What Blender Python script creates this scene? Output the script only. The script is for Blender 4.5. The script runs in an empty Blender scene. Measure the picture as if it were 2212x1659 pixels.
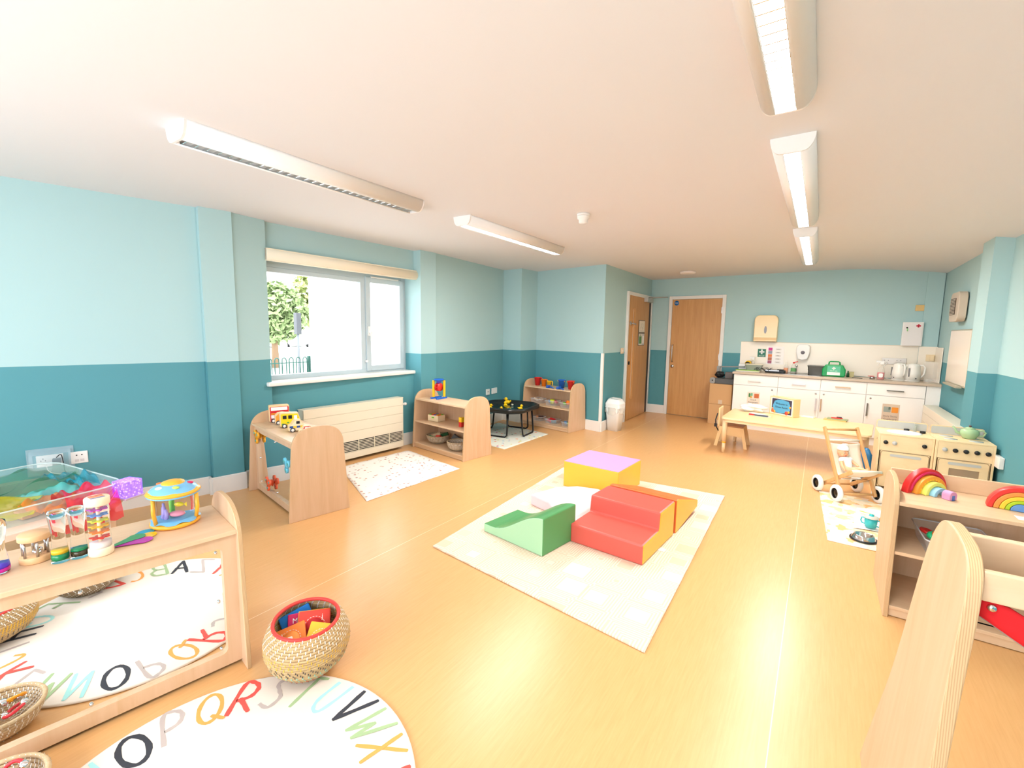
import bpy, bmesh, math, random
from mathutils import Vector, Matrix
S = bpy.context.scene
R_ = random.Random(7)
# ------------------------------------------------------------------ camera
FPX = 980.1657
CAM = Vector((4.3779, .043, 1.4305)); YAW, PITCH, ROLL = .5943, -.1158, .0163
_f = Vector((-math.sin(YAW)*math.cos(PITCH), math.cos(YAW)*math.cos(PITCH), math.sin(PITCH)))
_r0 = Vector((math.cos(YAW), math.sin(YAW), 0)); _u0 = _r0.cross(_f)
_r = _r0*math.cos(ROLL)+_u0*math.sin(ROLL); _u = -_r0*math.sin(ROLL)+_u0*math.cos(ROLL)
cd = bpy.data.cameras.new('camera'); cam = bpy.data.objects.new('camera', cd); S.collection.objects.link(cam)
cd.sensor_width = 36; cd.lens = FPX/2212*36; cd.clip_start = .05; cd.clip_end = 200
cam.matrix_world = Matrix(((_r.x, _u.x, -_f.x, CAM.x), (_r.y, _u.y, -_f.y, CAM.y), (_r.z, _u.z, -_f.z, CAM.z), (0, 0, 0, 1)))
S.camera = cam
def _ray(px, py): return _f+_r*((px-1106)/FPX)-_u*((py-829.5)/FPX)
def atz(px, py, z=0.):
    d = _ray(px, py); return CAM+d*((z-CAM.z)/d.z)
def aty(px, py, y):
    d = _ray(px, py); return CAM+d*((y-CAM.y)/d.y)
def atx(px, py, x):
    d = _ray(px, py); return CAM+d*((x-CAM.x)/d.x)
# ------------------------------------------------------------------ view, world, daylight
S.view_settings.view_transform = 'Standard'; S.view_settings.look = 'None'; S.view_settings.gamma = 1
S.view_settings.use_curve_mapping = False; S.view_settings.exposure = 0.35
w = bpy.data.worlds.new('world'); S.world = w; w.use_nodes = True
w.node_tree.nodes['Background'].inputs[0].default_value = (.88, .94, 1, 1)
w.node_tree.nodes['Background'].inputs[1].default_value = 6.5
def area(name, loc, size, energy, color, direction, portal=False, spread=180):
    l = bpy.data.lights.new(name, 'AREA'); l.shape = 'RECTANGLE'; l.size, l.size_y = size; l.energy = energy; l.color = color
    l.spread = math.radians(spread)
    if portal: l.cycles.is_portal = True
    o = bpy.data.objects.new(name, l); S.collection.objects.link(o); o.location = loc
    o.rotation_euler = Vector(direction).to_track_quat('-Z', 'Y').to_euler(); return o
sun = bpy.data.lights.new('sun', 'SUN'); sun.energy = 3.0; sun.angle = math.radians(3); sun.color = (1, .96, .9)
so = bpy.data.objects.new('sun', sun); S.collection.objects.link(so); so.rotation_euler = Vector((-.62, .35, -.75)).to_track_quat('-Z', 'Y').to_euler(); so.location = (0, 0, 9)
area('window_portal', (-.06, 3.15, 1.48), (1.8, 1.15), 10, (1, 1, 1), (1, 0, 0), True)
area('rear_window_portal', (2.6, -1.45, 1.17), (4.6, 1.64), 10, (1, 1, 1), (0, 1, 0), True)
# ------------------------------------------------------------------ materials
def lin(c): return tuple(((v/255)/12.92 if v <= 10 else (((v/255)+.055)/1.055)**2.4) for v in c)+(1,)
MATS = {}
def mat(name, rgb=(200, 200, 200), rough=.5, metal=0, trans=0, alpha=1, emit=0, ior=1.45, coat=0, sss=0, spec=.5):
    if name in MATS: return MATS[name]
    m = bpy.data.materials.new(name); m.use_nodes = True; MATS[name] = m
    b = m.node_tree.nodes['Principled BSDF']; i = b.inputs
    i['Base Color'].default_value = lin(rgb); i['Roughness'].default_value = rough; i['Metallic'].default_value = metal
    i['Transmission Weight'].default_value = trans; i['Alpha'].default_value = alpha; i['IOR'].default_value = ior
    i['Coat Weight'].default_value = coat; i['Specular IOR Level'].default_value = spec
    if emit: i['Emission Color'].default_value = lin(rgb); i['Emission Strength'].default_value = emit
    m.diffuse_color = lin(rgb)
    return m
def N(m, t, **k):
    n = m.node_tree.nodes.new(t)
    for a, v in k.items(): setattr(n, a, v)
    return n
def L(m, a, b): m.node_tree.links.new(a, b)
def ramp(m, fac, stops):
    r = N(m, 'ShaderNodeValToRGB'); L(m, fac, r.inputs[0]); e = r.color_ramp.elements
    while len(e) < len(stops): e.new(.5)
    for q, (p, c) in zip(e, stops): q.position = p; q.color = lin(c)
    return r.outputs[0]
def coords(m, scale, kind='Object', rot=(0, 0, 0)):
    t = N(m, 'ShaderNodeTexCoord'); p = N(m, 'ShaderNodeMapping'); L(m, t.outputs[kind], p.inputs[0])
    p.inputs['Scale'].default_value = scale; p.inputs['Rotation'].default_value = rot; return p.outputs[0]
def noise(m, vec, scale, detail=4, rough=.5, dist=0):
    n = N(m, 'ShaderNodeTexNoise'); L(m, vec, n.inputs['Vector']); n.inputs['Scale'].default_value = scale
    n.inputs['Detail'].default_value = detail; n.inputs['Roughness'].default_value = rough; n.inputs['Distortion'].default_value = dist; return n.outputs['Fac']
def bump(m, h, s, d=.002):
    b = N(m, 'ShaderNodeBump'); b.inputs['Strength'].default_value = s; b.inputs['Distance'].default_value = d
    L(m, h, b.inputs['Height']); L(m, b.outputs[0], m.node_tree.nodes['Principled BSDF'].inputs['Normal'])
def base(m, out): L(m, out, m.node_tree.nodes['Principled BSDF'].inputs['Base Color'])
def wood(name, a, b, scale=(14, 14, 1.4), rough=.42):
    if name in MATS: return MATS[name]
    m = mat(name, a, rough); v = coords(m, scale)
    base(m, ramp(m, noise(m, v, 1.6, 5, .55, .6), [(.3, a), (.55, tuple((p+q)//2 for p, q in zip(a, b))), (.75, b)])); return m
def speckle(name, rgb, cols, scale, thr, rough=.8, bmp=0):
    """blotches of a few colours on a plain ground, from voronoi cells"""
    if name in MATS: return MATS[name]
    m = mat(name, rgb, rough); v = coords(m, (1, 1, 1)); vo = N(m, 'ShaderNodeTexVoronoi'); L(m, v, vo.inputs['Vector']); vo.inputs['Scale'].default_value = scale
    nz = N(m, 'ShaderNodeTexNoise'); L(m, v, nz.inputs['Vector']); nz.inputs['Scale'].default_value = scale*2.2
    ad = N(m, 'ShaderNodeMath', operation='MULTIPLY_ADD'); L(m, nz.outputs['Fac'], ad.inputs[0]); ad.inputs[1].default_value = .35; L(m, vo.outputs['Distance'], ad.inputs[2])
    lt = N(m, 'ShaderNodeMath', operation='LESS_THAN'); L(m, ad.outputs[0], lt.inputs[0]); lt.inputs[1].default_value = thr
    sp = N(m, 'ShaderNodeSeparateColor'); L(m, vo.outputs['Color'], sp.inputs[0])
    r = ramp(m, sp.outputs[0], [(i/len(cols), c) for i, c in enumerate(cols)]); r.node.color_ramp.interpolation = 'CONSTANT'
    mx = N(m, 'ShaderNodeMix', data_type='RGBA'); L(m, lt.outputs[0], mx.inputs[0]); mx.inputs[6].default_value = lin(rgb); L(m, r, mx.inputs[7]); base(m, mx.outputs[2])
    if bmp: bump(m, nz.outputs['Fac'], bmp)
    return m
MAPLE = wood('maple_board', (220, 186, 154), (208, 170, 132))
MAPLE_H = wood('maple_board_horizontal', (226, 194, 160), (216, 180, 142), (1.4, 14, 14))
BEECH = wood('beech_wood', (226, 178, 122), (208, 156, 100), (9, 9, 1.5))
BIRCH = wood('birch_plywood', (240, 214, 170), (232, 202, 154), (4, 4, 9), .5)
DOORW = wood('oak_door_veneer', (206, 156, 98), (190, 138, 82), (16, 16, 1.1), .4)
TABLEW = wood('table_laminate', (240, 206, 150), (234, 196, 138), (2, 12, 12), .3)
def m_ply():
    m = mat('plywood_edge', (214, 178, 128), .5); v = coords(m, (1, 1, 1)); wv = N(m, 'ShaderNodeTexWave', bands_direction='X'); L(m, v, wv.inputs[0])
    wv.inputs['Scale'].default_value = 80; wv.inputs['Distortion'].default_value = .4
    base(m, ramp(m, wv.outputs['Fac'], [(.1, (188, 150, 108)), (.6, (208, 174, 132))])); return m
PLY = m_ply()
def m_wall():
    m = mat('two_tone_wall_paint', (160, 200, 200), .75); g = N(m, 'ShaderNodeNewGeometry'); s = N(m, 'ShaderNodeSeparateXYZ'); L(m, g.outputs['Position'], s.inputs[0])
    t = N(m, 'ShaderNodeMath', operation='GREATER_THAN'); L(m, s.outputs[2], t.inputs[0]); t.inputs[1].default_value = 1.136
    mx = N(m, 'ShaderNodeMix', data_type='RGBA'); L(m, t.outputs[0], mx.inputs[0]); mx.inputs[6].default_value = lin((86, 150, 160)); mx.inputs[7].default_value = lin((174, 206, 208)); base(m, mx.outputs[2])
    v = coords(m, (1, 1, 1)); bump(m, noise(m, v, 240, 2), .12, .001); return m
WALL = m_wall()
CEIL = mat('ceiling_paint', (222, 222, 224), .85)
SKIRT = mat('skirting_gloss', (232, 230, 226), .35)
WHITE = mat('white_plastic', (238, 236, 232), .35)
CREAM = mat('cream_enamel', (236, 226, 204), .35)
METAL = mat('brushed_steel', (190, 190, 192), .28, 1)
CHROME = mat('chrome', (225, 225, 228), .08, 1)
BLACK = mat('black_plastic', (26, 26, 28), .4)
CLEAR = mat('clear_plastic', (240, 245, 246), .04, trans=1, ior=1.2)
def m_thin(name, rgb, alpha, rough=.15):
    return mat(name, rgb, rough, alpha=alpha)
def m_floor():
    m = mat('wood_effect_vinyl', (216, 162, 102), .3); v = coords(m, (45, 2.6, 1))
    n1 = noise(m, v, 2.4, 6, .6, .3); c1 = ramp(m, n1, [(.2, (212, 159, 102)), (.5, (218, 167, 110)), (.8, (223, 174, 118))])
    t = N(m, 'ShaderNodeTexCoord'); s = N(m, 'ShaderNodeSeparateXYZ'); L(m, t.outputs['Object'], s.inputs[0]); last = c1
    for x0, x1 in ((2.155, 2.159), (4.334, 4.338)):
        a = N(m, 'ShaderNodeMath', operation='GREATER_THAN'); L(m, s.outputs[0], a.inputs[0]); a.inputs[1].default_value = x0
        b = N(m, 'ShaderNodeMath', operation='LESS_THAN'); L(m, s.outputs[0], b.inputs[0]); b.inputs[1].default_value = x1
        c = N(m, 'ShaderNodeMath', operation='MULTIPLY'); L(m, a.outputs[0], c.inputs[0]); L(m, b.outputs[0], c.inputs[1])
        mx = N(m, 'ShaderNodeMix', data_type='RGBA'); L(m, c.outputs[0], mx.inputs[0]); L(m, last, mx.inputs[6]); mx.inputs[7].default_value = lin((242, 214, 172)); last = mx.outputs[2]
    base(m, last); bump(m, noise(m, coords(m, (200, 12, 1)), 1, 3), .05, .001); return m
FLOOR = m_floor()
# ------------------------------------------------------------------ mesh building
class MB:
    def __init__(s): s.b = bmesh.new(); s.mats = []; s.i = 0
    def use(s, m):
        if m not in s.mats: s.mats.append(m)
        s.i = s.mats.index(m); return s
    def _t(s, faces, smooth=False):
        for f in faces: f.material_index = s.i; f.smooth = smooth
    def poly(s, pts, smooth=False):
        vs = [s.b.verts.new(p) for p in pts]
        try: s._t([s.b.faces.new(vs)], smooth)
        except ValueError: pass
        return vs
    def box(s, a, b, M=None, bev=0):
        x0, y0, z0 = (min(p, q) for p, q in zip(a, b)); x1, y1, z1 = (max(p, q) for p, q in zip(a, b))
        P = [(x0, y0, z0), (x1, y0, z0), (x1, y1, z0), (x0, y1, z0), (x0, y0, z1), (x1, y0, z1), (x1, y1, z1), (x0, y1, z1)]
        vs = [s.b.verts.new((M @ Vector(p)) if M else p) for p in P]
        fs = [s.b.faces.new([vs[k] for k in q]) for q in ((3, 2, 1, 0), (4, 5, 6, 7), (0, 1, 5, 4), (1, 2, 6, 5), (2, 3, 7, 6), (3, 0, 4, 7))]
        s._t(fs)
        if bev:
            es = list({e for f in fs for e in f.edges})
            r = bmesh.ops.bevel(s.b, geom=es, offset=bev, segments=2, affect='EDGES', profile=.6); s._t(r['faces'])
        return s
    def prism(s, pts, z0, z1, M=None, side=None, smooth_side=False):
        """2D outline (ccw) extruded from z0 to z1; M maps local to object"""
        T = (lambda p: M @ Vector(p)) if M else Vector
        lo = [s.b.verts.new(T((x, y, z0))) for x, y in pts]; hi = [s.b.verts.new(T((x, y, z1))) for x, y in pts]
        s._t([s.b.faces.new(lo[::-1]), s.b.faces.new(hi)])
        n = len(pts); keep = s.i
        if side: s.use(side)
        s._t([s.b.faces.new((lo[k], lo[(k+1) % n], hi[(k+1) % n], hi[k])) for k in range(n)], smooth_side)
        s.i = keep; return s
    def lathe(s, prof, n=32, M=None, smooth=True, a0=0, a1=2*math.pi, closed=True):
        T = (lambda p: M @ Vector(p)) if M else Vector
        full = abs(a1-a0-2*math.pi) < 1e-6; m = n if full else n+1; rings = []
        for r, z in prof:
            if r < 1e-6: rings.append([s.b.verts.new(T((0, 0, z)))])
            else: rings.append([s.b.verts.new(T((r*math.cos(a0+(a1-a0)*k/n), r*math.sin(a0+(a1-a0)*k/n), z))) for k in range(m)])
        for A, B in zip(rings, rings[1:]):
            for k in range(n):
                k2 = (k+1) % m
                q = [A[0] if len(A) == 1 else A[k], A[0] if len(A) == 1 else A[k2], B[0] if len(B) == 1 else B[k2], B[0] if len(B) == 1 else B[k]]
                u = []
                for v in q:
                    if v not in u: u.append(v)
                if len(u) > 2:
                    try: s._t([s.b.faces.new(u)], smooth)
                    except ValueError: pass
        return s
    def cyl(s, p, q, r, r2=None, n=16, cap=True, smooth=True):
        p, q = Vector(p), Vector(q); d = q-p; r2 = r if r2 is None else r2
        M = Matrix.Translation(p) @ d.to_track_quat('Z', 'Y').to_matrix().to_4x4(); h = d.length
        return s.lathe(([(0, 0)] if cap else [])+[(r, 0), (r2, h)]+([(0, h)] if cap else []), n, M, smooth)
    def tube(s, pts, r, n=8, closed=False, cap=True):
        pts = [Vector(p) for p in pts]; m = len(pts); rings = []; up = None
        for k, p in enumerate(pts):
            a = pts[k-1] if (k or closed) else pts[0]; b = pts[(k+1) % m] if (k < m-1 or closed) else pts[-1]
            t = (b-a).normalized()
            if up is None: up = t.orthogonal().normalized()
            up = (up-t*up.dot(t)).normalized(); sd = t.cross(up); rr = r[k] if isinstance(r, (list, tuple)) else r
            rings.append([s.b.verts.new(p+(up*math.cos(2*math.pi*j/n)+sd*math.sin(2*math.pi*j/n))*rr) for j in range(n)])
        for k in range(m if closed else m-1):
            A, B = rings[k], rings[(k+1) % m]
            s._t([s.b.faces.new((A[j], A[(j+1) % n], B[(j+1) % n], B[j])) for j in range(n)], True)
        if cap and not closed: s._t([s.b.faces.new(rings[0][::-1]), s.b.faces.new(rings[-1])])
        return s
    def ball(s, c, r, n=16, M=None):
        rx, ry, rz = r if isinstance(r, (tuple, list)) else (r, r, r)
        T = Matrix.Translation(c) @ (M or Matrix()) @ Matrix.Diagonal((rx, ry, rz, 1))
        return s.lathe([(math.sin(math.pi*k/(n//2)) if 0 < k < n//2 else 0, -math.cos(math.pi*k/(n//2))) for k in range(n//2+1)], n, T)
    def grid(s, fn, nu, nv, smooth=True):
        V = [[s.b.verts.new(fn(i/nu, j/nv)) for j in range(nv+1)] for i in range(nu+1)]
        for i in range(nu):
            s._t([s.b.faces.new((V[i][j], V[i+1][j], V[i+1][j+1], V[i][j+1])) for j in range(nv)], smooth)
        return s
    def obj(s, name, m=None, parent=None, bevel=0, solid=0, sub=0, recalc=True, loc=None):
        if recalc: bmesh.ops.recalc_face_normals(s.b, faces=s.b.faces)
        me = bpy.data.meshes.new(name); s.b.to_mesh(me); s.b.free()
        if m: me.materials.append(m)
        else:
            for q in s.mats: me.materials.append(q)
        o = bpy.data.objects.new(name, me); S.collection.objects.link(o)
        if parent: o.parent = parent
        if loc: o.location = loc
        if solid: q = o.modifiers.new('s', 'SOLIDIFY'); q.thickness = solid; q.offset = 0
        if sub: q = o.modifiers.new('u', 'SUBSURF'); q.levels = q.render_levels = sub
        if bevel:
            q = o.modifiers.new('b', 'BEVEL'); q.width = bevel; q.segments = 2; q.limit_method = 'ANGLE'; q.angle_limit = math.radians(40)
        return o
def tag(o, label, cat, group=None, kind=None):
    o['label'] = label; o['category'] = cat
    if group: o['group'] = group
    if kind: o['kind'] = kind
    return o
def thing(name, loc, rz, label, cat, group=None):
    o = bpy.data.objects.new(name, None); o.empty_display_size = .1; S.collection.objects.link(o); o.location = loc; o.rotation_euler = (0, 0, rz)
    return tag(o, label, cat, group)
def struct(mb, name, m=None, parent=None, **k):
    o = mb.obj(name, m, parent, **k)
    if not parent: o['kind'] = 'structure'
    return o
def kids(o): return [c for c in bpy.data.objects if c.parent == o]
def dup(o, loc=None, rz=None, label=None, parent=None, tree=None):
    """copy of a thing with its parts and their parts"""
    c = o.copy(); S.collection.objects.link(c); c.parent = parent
    if loc is not None: c.location = loc
    if rz is not None: c.rotation_euler = (c.rotation_euler[0], c.rotation_euler[1], rz)
    if label: c['label'] = label
    for ch in kids(o): dup(ch, parent=c)
    return c
def box_(a, b, name, m, parent=None, bevel=0, M=None):
    return MB().box(a, b, M).obj(name, m, parent, bevel=bevel)
def RZ(a): return Matrix.Rotation(a, 4, 'Z')
def RX(a): return Matrix.Rotation(a, 4, 'X')
def RY(a): return Matrix.Rotation(a, 4, 'Y')
def TR(*v): return Matrix.Translation(v[0] if len(v) == 1 else v)
def arc(cx, cy, rx, ry, a0, a1, n): return [(cx+rx*math.cos(math.radians(a0+(a1-a0)*k/n)), cy+ry*math.sin(math.radians(a0+(a1-a0)*k/n))) for k in range(n+1)]
def rrect(x0, y0, x1, y1, r, n=5):
    return arc(x1-r, y0+r, r, r, -90, 0, n)+arc(x1-r, y1-r, r, r, 0, 90, n)+arc(x0+r, y1-r, r, r, 90, 180, n)+arc(x0+r, y0+r, r, r, 180, 270, n)
FACE = Matrix(((1, 0, 0, 0), (0, 0, 1, 0), (0, 1, 0, 0), (0, 0, 0, 1)))     # local outline x,y -> x,z ; extrusion -> y
SIDE = Matrix(((0, 0, 1, 0), (1, 0, 0, 0), (0, 1, 0, 0), (0, 0, 0, 1)))     # local outline x,y -> y,z ; extrusion -> x
def text(s, size, M, m, parent, name='lettering', ext=.0006, align='CENTER'):
    """lettering lying in the local xy plane, placed by M, as a mesh part"""
    c = bpy.data.curves.new(name, 'FONT'); c.body = s; c.size = size; c.align_x = align; c.align_y = 'CENTER'; c.extrude = ext; c.resolution_u = 2
    t = bpy.data.objects.new(name, c); S.collection.objects.link(t); bpy.context.view_layer.update()
    me = bpy.data.meshes.new_from_object(t.evaluated_get(bpy.context.evaluated_depsgraph_get())); bpy.data.objects.remove(t)
    me.transform(M); me.materials.clear(); me.materials.append(m); me.name = name
    o = bpy.data.objects.new(name, me); S.collection.objects.link(o); o.parent = parent; return o
UP = RX(math.pi/2)          # text facing -y, upright
# ------------------------------------------------------------------ room shell
H = 2.381; H2 = 2.262
def seg(mb, p, q, z0, z1, t=.2):
    """wall piece whose inner face runs from p to q (room on the right-hand side of p->q is outside)"""
    p, q = Vector(p+(0,)), Vector(q+(0,)); e = (q-p).normalized(); n = Vector((-e.y, e.x, 0))*t
    mb.prism([(p.x, p.y), (q.x, q.y), (q.x+n.x, q.y+n.y), (p.x+n.x, p.y+n.y)], z0, z1)
b = MB().box((-1.2, -1.6, -.12), (6.1, 8.7, 0)); struct(b, 'floor', FLOOR)
b = MB()
xs = [(-.9, H), (4.55, H)]+[(4.55+.1*k, H-.119*(k*.1/1.09)**1.6) for k in range(1, 11)]+[(5.66, H2-.003), (6.1, H2-.07), (6.1, H+.2), (-.9, H+.2)]
b.prism([(x, z) for x, z in xs], -1.6, 8.7, FACE); struct(b, 'ceiling', CEIL)
LW = [(-.62, -1.3), (.12, 1.74), (.18, 1.735), (.222, 1.965), (.205, 1.965), (.165, 2.27)]
b = MB()
for p, q in zip(LW, LW[1:]):
    if abs(p[1]-q[1]) > .03: seg(b, p, q, 0, 2.45, .3)
b.box((-.1, 1.735, 0), (.12, 2.27, 2.45)); b.box((-.2, 1.97, 0), (.09, 2.27, 2.45))
WB = [(.10, 2.27), (.185, 4.045)]                                      # wall under and over the window
seg(b, *WB, 0, .885, .15)
seg(b, (.12, 2.27), (.195, 4.045), 2.06, 2.45, .17)
b.box((-.04, 4.05, 0), (.1, 4.6, 2.45))
QB = [(.335, 4.29), (.18, 6.05)]
b.prism([(.315, 4.045), (.335, 4.29), (.1, 4.29), (.1, 4.045)], 0, 2.45)
b.prism([(.32, 4.28), (.16, 6.05), (-.1, 6.05), (-.1, 4.28)], 0, 2.45)
b.prism([(.10, 6.0), (.525, 5.965), (.56, 6.375), (.10, 6.5)], 0, 2.45)
struct(b, 'wall_left', WALL)
b = MB(); b.prism([(.5, 6.385), (1.815, 6.14), (1.79, 8.31), (1.6, 8.6), (.5, 8.6)], 0, 2.45); struct(b, 'wall_alcove', WALL)
BW0, BW1 = Vector((1.79, 8.31, 0)), Vector((5.66, 8.10, 0)); BE = (BW1-BW0).normalized(); BN = Vector((-BE.y, BE.x, 0)); BANG = math.atan2(BE.y, BE.x)
b = MB(); b.prism([(1.5, 8.325), (5.9, 8.086), (5.9, 8.5), (1.5, 8.6)], 0, 2.45)
b.box((0, -.03, 0), (.17, .01, 2.45), TR(BW0+BE*3.685) @ RZ(BANG)); struct(b, 'wall_back', WALL)
b = MB(); b.box((5.64, -1.5, 0), (5.95, 5.55, 2.45)); b.box((5.52, 5.55, 0), (5.95, 5.885, 2.45)); b.prism([(5.61, 5.885), (5.95, 5.885), (5.95, 8.5), (5.655, 8.5)], 0, 2.45)
struct(b, 'wall_right', WALL)
b = MB(); b.box((-.9, -1.5, 0), (.3, -1.3, 2.45)); b.box((4.9, -1.5, 0), (5.95, -1.3, 2.45)); b.box((.3, -1.5, 0), (4.9, -1.3, .35)); b.box((.3, -1.5, 2.0), (4.9, -1.3, 2.45)); struct(b, 'wall_front', WALL)
b = MB()
for x in (.3, 1.8, 3.33, 4.84): b.box((x, -1.42, .35), (x+.06, -1.36, 2.0))
b.box((.3, -1.42, .35), (4.9, -1.36, .41)); b.box((.3, -1.42, 1.94), (4.9, -1.36, 2.0)); struct(b, 'window_2', mat('grey_window_frame', (186, 200, 206), .4))
# skirting boards
def skirt(name, pts, skip=()):
    mb = MB()
    for k, (p, q) in enumerate(zip(pts, pts[1:])):
        if k in skip: continue
        p, q = Vector(p+(0,)), Vector(q+(0,)); e = (q-p).normalized(); n = Vector((e.y, -e.x, 0))
        a, c = p-e*.0+n*.0, q+e*.0; o = n*.018
        mb.prism([(a.x, a.y), (c.x, c.y), (c.x+o.x, c.y+o.y), (a.x+o.x, a.y+o.y)], 0, .142)
        mb.prism([(a.x, a.y), (c.x, c.y), (c.x+o.x*.55, c.y+o.y*.55), (a.x+o.x*.55, a.y+o.y*.55)], .142, .15)
    return struct(mb, name, SKIRT)
skirt('baseboard_left', [(-.62, -1.3), (.12, 1.735), (.18, 1.735-.018), (.224, 1.975), (.20, 1.975), (.165, 2.285), (.10, 2.285), (.185, 4.027), (.335, 4.027), (.345, 4.29), (.18, 6.0), (.535, 5.963), (.57, 6.37), (1.825, 6.125), (1.815, 7.02)])
skirt('baseboard_back', [(1.80, 8.28), (2.13, 8.29)])
skirt('baseboard_right', [(5.615, 8.0), (5.61, 5.9), (5.52, 5.885), (5.52, 5.55), (5.64, 5.55), (5.64, -1.3)])
b = MB(); b.box((1.795, 6.118, .15), (1.833, 6.152, 1.136)); struct(b, 'trim_1', SKIRT)
# window: frame, fixed pane, opening casement, sill
WG = mat('grey_window_frame'); wf = 0.035
wp = bpy.data.objects.new('window_1', None); S.collection.objects.link(wp); wp['kind'] = 'structure'
def wr(mb, y0, z0, y1, z1, w, x0, x1):
    for a, c in (((x0, y0, z0), (x1, y0+w, z1)), ((x0, y1-w, z0), (x1, y1, z1)), ((x0, y0+w, z0), (x1, y1-w, z0+w)), ((x0, y0+w, z1-w), (x1, y1-w, z1))): mb.box(a, c)
b = MB(); wr(b, 2.24, .905, 4.055, 2.06, .065, -.03, wf); b.box((-.03, 3.385, .97), (wf, 3.445, 1.995)); b.box((-.028, 2.305, 1.95), (wf+.004, 3.385, 1.995)); b.obj('window_frame', WG, wp, bevel=.003)
b = MB(); wr(b, 3.445, .945, 4.01, 2.02, .062, -.02, wf+.018); b.obj('casement', WG, wp, bevel=.004)
GL = mat('window_glass', (255, 255, 255), .0, trans=1, ior=1.01)
b = MB(); b.box((.0, 2.3, .96), (.006, 3.39, 1.985)); b.obj('window_pane', GL, wp)
b = MB(); b.box((.0, 3.50, 1.0), (.006, 3.955, 1.965)); b.obj('window_pane', GL, wp)
b = MB(); b.box((wf+.018, 3.462, 1.35), (wf+.032, 3.49, 1.46)); b.box((wf+.03, 3.466, 1.385), (wf+.066, 3.486, 1.405)); b.box((wf+.056, 3.468, 1.29), (wf+.07, 3.488, 1.405)); b.obj('window_handle', WHITE, wp, bevel=.004)
b = MB(); b.cyl((wf, 3.44, 1.06), (wf+.03, 3.44, 1.06), .014); b.obj('window_lock', WHITE, wp)
b = MB(); b.box((wf+.004, 3.52, 2.012), (wf+.022, 3.93, 2.03)); b.obj('trickle_vent', WHITE, wp, bevel=.004)
b = MB(); b.box((-.02, 2.22, .885), (.215, 4.06, .925)); b.obj('window_sill', mat('sill_white', (240, 236, 230), .3), wp, bevel=.01)
b = MB(); b.box((0, 0, 0), (.07, 1.83, .105)); b.cyl((.04, 0, .05), (.04, 1.83, .05), .055, n=20)
t = tag(b.obj('roller_blind', mat('cream_blind_fabric', (240, 228, 204), .7), loc=(.125, 2.262, 2.035)), 'cream roller blind rolled up across the top of the window', 'blind'); t.rotation_euler = (0, 0, math.radians(-1.8))
# ceiling lights
DIFF = mat('lamp_tube_glow', (255, 253, 248), .5, emit=30); ALU = mat('louvre_aluminium', (225, 230, 235), .12, 1)
LOUV = ALU
def light(x0, x1, y0, y1, label, group, zc=H, on=1.0):
    w, l = x1-x0, y1-y0
    t = thing('ceiling_light', ((x0+x1)/2, (y0+y1)/2, zc), 0, label, 'ceiling light', group)
    h = .078; fl = .045
    out = [(-w/2, 0)]+[(-w/2+(w/2-fl)*(1-math.cos(math.radians(a))), -h*math.sin(math.radians(a))) for a in range(10, 91, 10)]+[(-.036, -h), (-.036, -h+.035), (.036, -h+.035), (.036, -h)]+[(w/2-(w/2-fl)*(1-math.cos(math.radians(a))), -h*math.sin(math.radians(a))) for a in range(90, 9, -10)]+[(w/2, 0)]
    MB().prism(out, -l/2+.012, l/2-.012, FACE, smooth_side=True).obj('housing', mat('lamp_white_enamel', (240, 238, 236), .4), t)
    cap = [p for p in out if not (abs(p[0]) < .037)]; cap = cap[:len(cap)//2]+cap[len(cap)//2:]
    for y in (-l/2, l/2-.012): MB().prism(cap, y, y+.012, FACE).obj('end_cap', mat('lamp_white_enamel'), t)
    MB().box((-.034, -l/2+.03, -h+.030), (.034, l/2-.03, -h+.0345)).obj('lamp_tube', DIFF if on else mat('unlit_tube', (236, 240, 240), .4), t)
    n = int(l/.055); mb = MB()
    for k in range(n+1):
        y = -l/2+.04+(l-.08)*k/n; mb.prism([(-.003, -h+.006), (.003, -h+.006), (.001, -h+.022), (-.001, -h+.022)], -.034, .034, TR(0, y, 0) @ SIDE)
    mb.box((-.037, -l/2+.03, -h+.003), (-.034, l/2-.03, -h+.03)); mb.box((.034, -l/2+.03, -h+.003), (.037, l/2-.03, -h+.03))
    mb.obj('louvre', LOUV, t)
    if on: a = area('lamp_light', (0, 0, -h-.004), (.07, l-.08), 19, (1, .96, .91), (0, 0, -1)); a.parent = t; a.data.energy *= on
    return t
light(4.095, 4.29, .35, 2.22, 'long white strip light nearest the camera, cut by the photo top', 'strip lights over the right side', H, .8)
light(4.095, 4.285, 2.68, 4.50, 'middle strip light of the right-hand row, louvre glowing white', 'strip lights over the right side', H, 1.25)
light(4.09, 4.275, 4.93, 6.85, 'farthest and smallest strip light of the right-hand row', 'strip lights over the right side', H, 1.7)
light(1.66, 1.87, 1.02, 2.56, 'long strip light over the left side, nearer the mirror unit', 'strip lights over the left side', H, 0)
light(1.72, 1.905, 3.05, 4.72, 'shorter strip light over the left side, beyond the window end', 'strip lights over the left side', H, 1.5)
t = thing('smoke_detector', (2.71, 3.5, H), 0, 'white smoke detector on the ceiling between the light rows', 'smoke detector')
MB().lathe([(0, 0), (.052, 0), (.052, -.018), (0, -.018)], 28).obj('base', WHITE, t)
MB().lathe([(.05, -.02), (.047, -.04), (.036, -.045), (.034, -.07), (.028, -.076), (0, -.078)], 28).obj('sensor_head', WHITE, t)
MB().lathe([(.046, -.018), (.046, -.021), (0, -.021)], 28).obj('slot', mat('dark_grey', (70, 70, 74)), t)
b = MB(); b.lathe([(0, 0), (.115, 0), (.115, -.02), (.1, -.032), (0, -.036)], 36)
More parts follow.
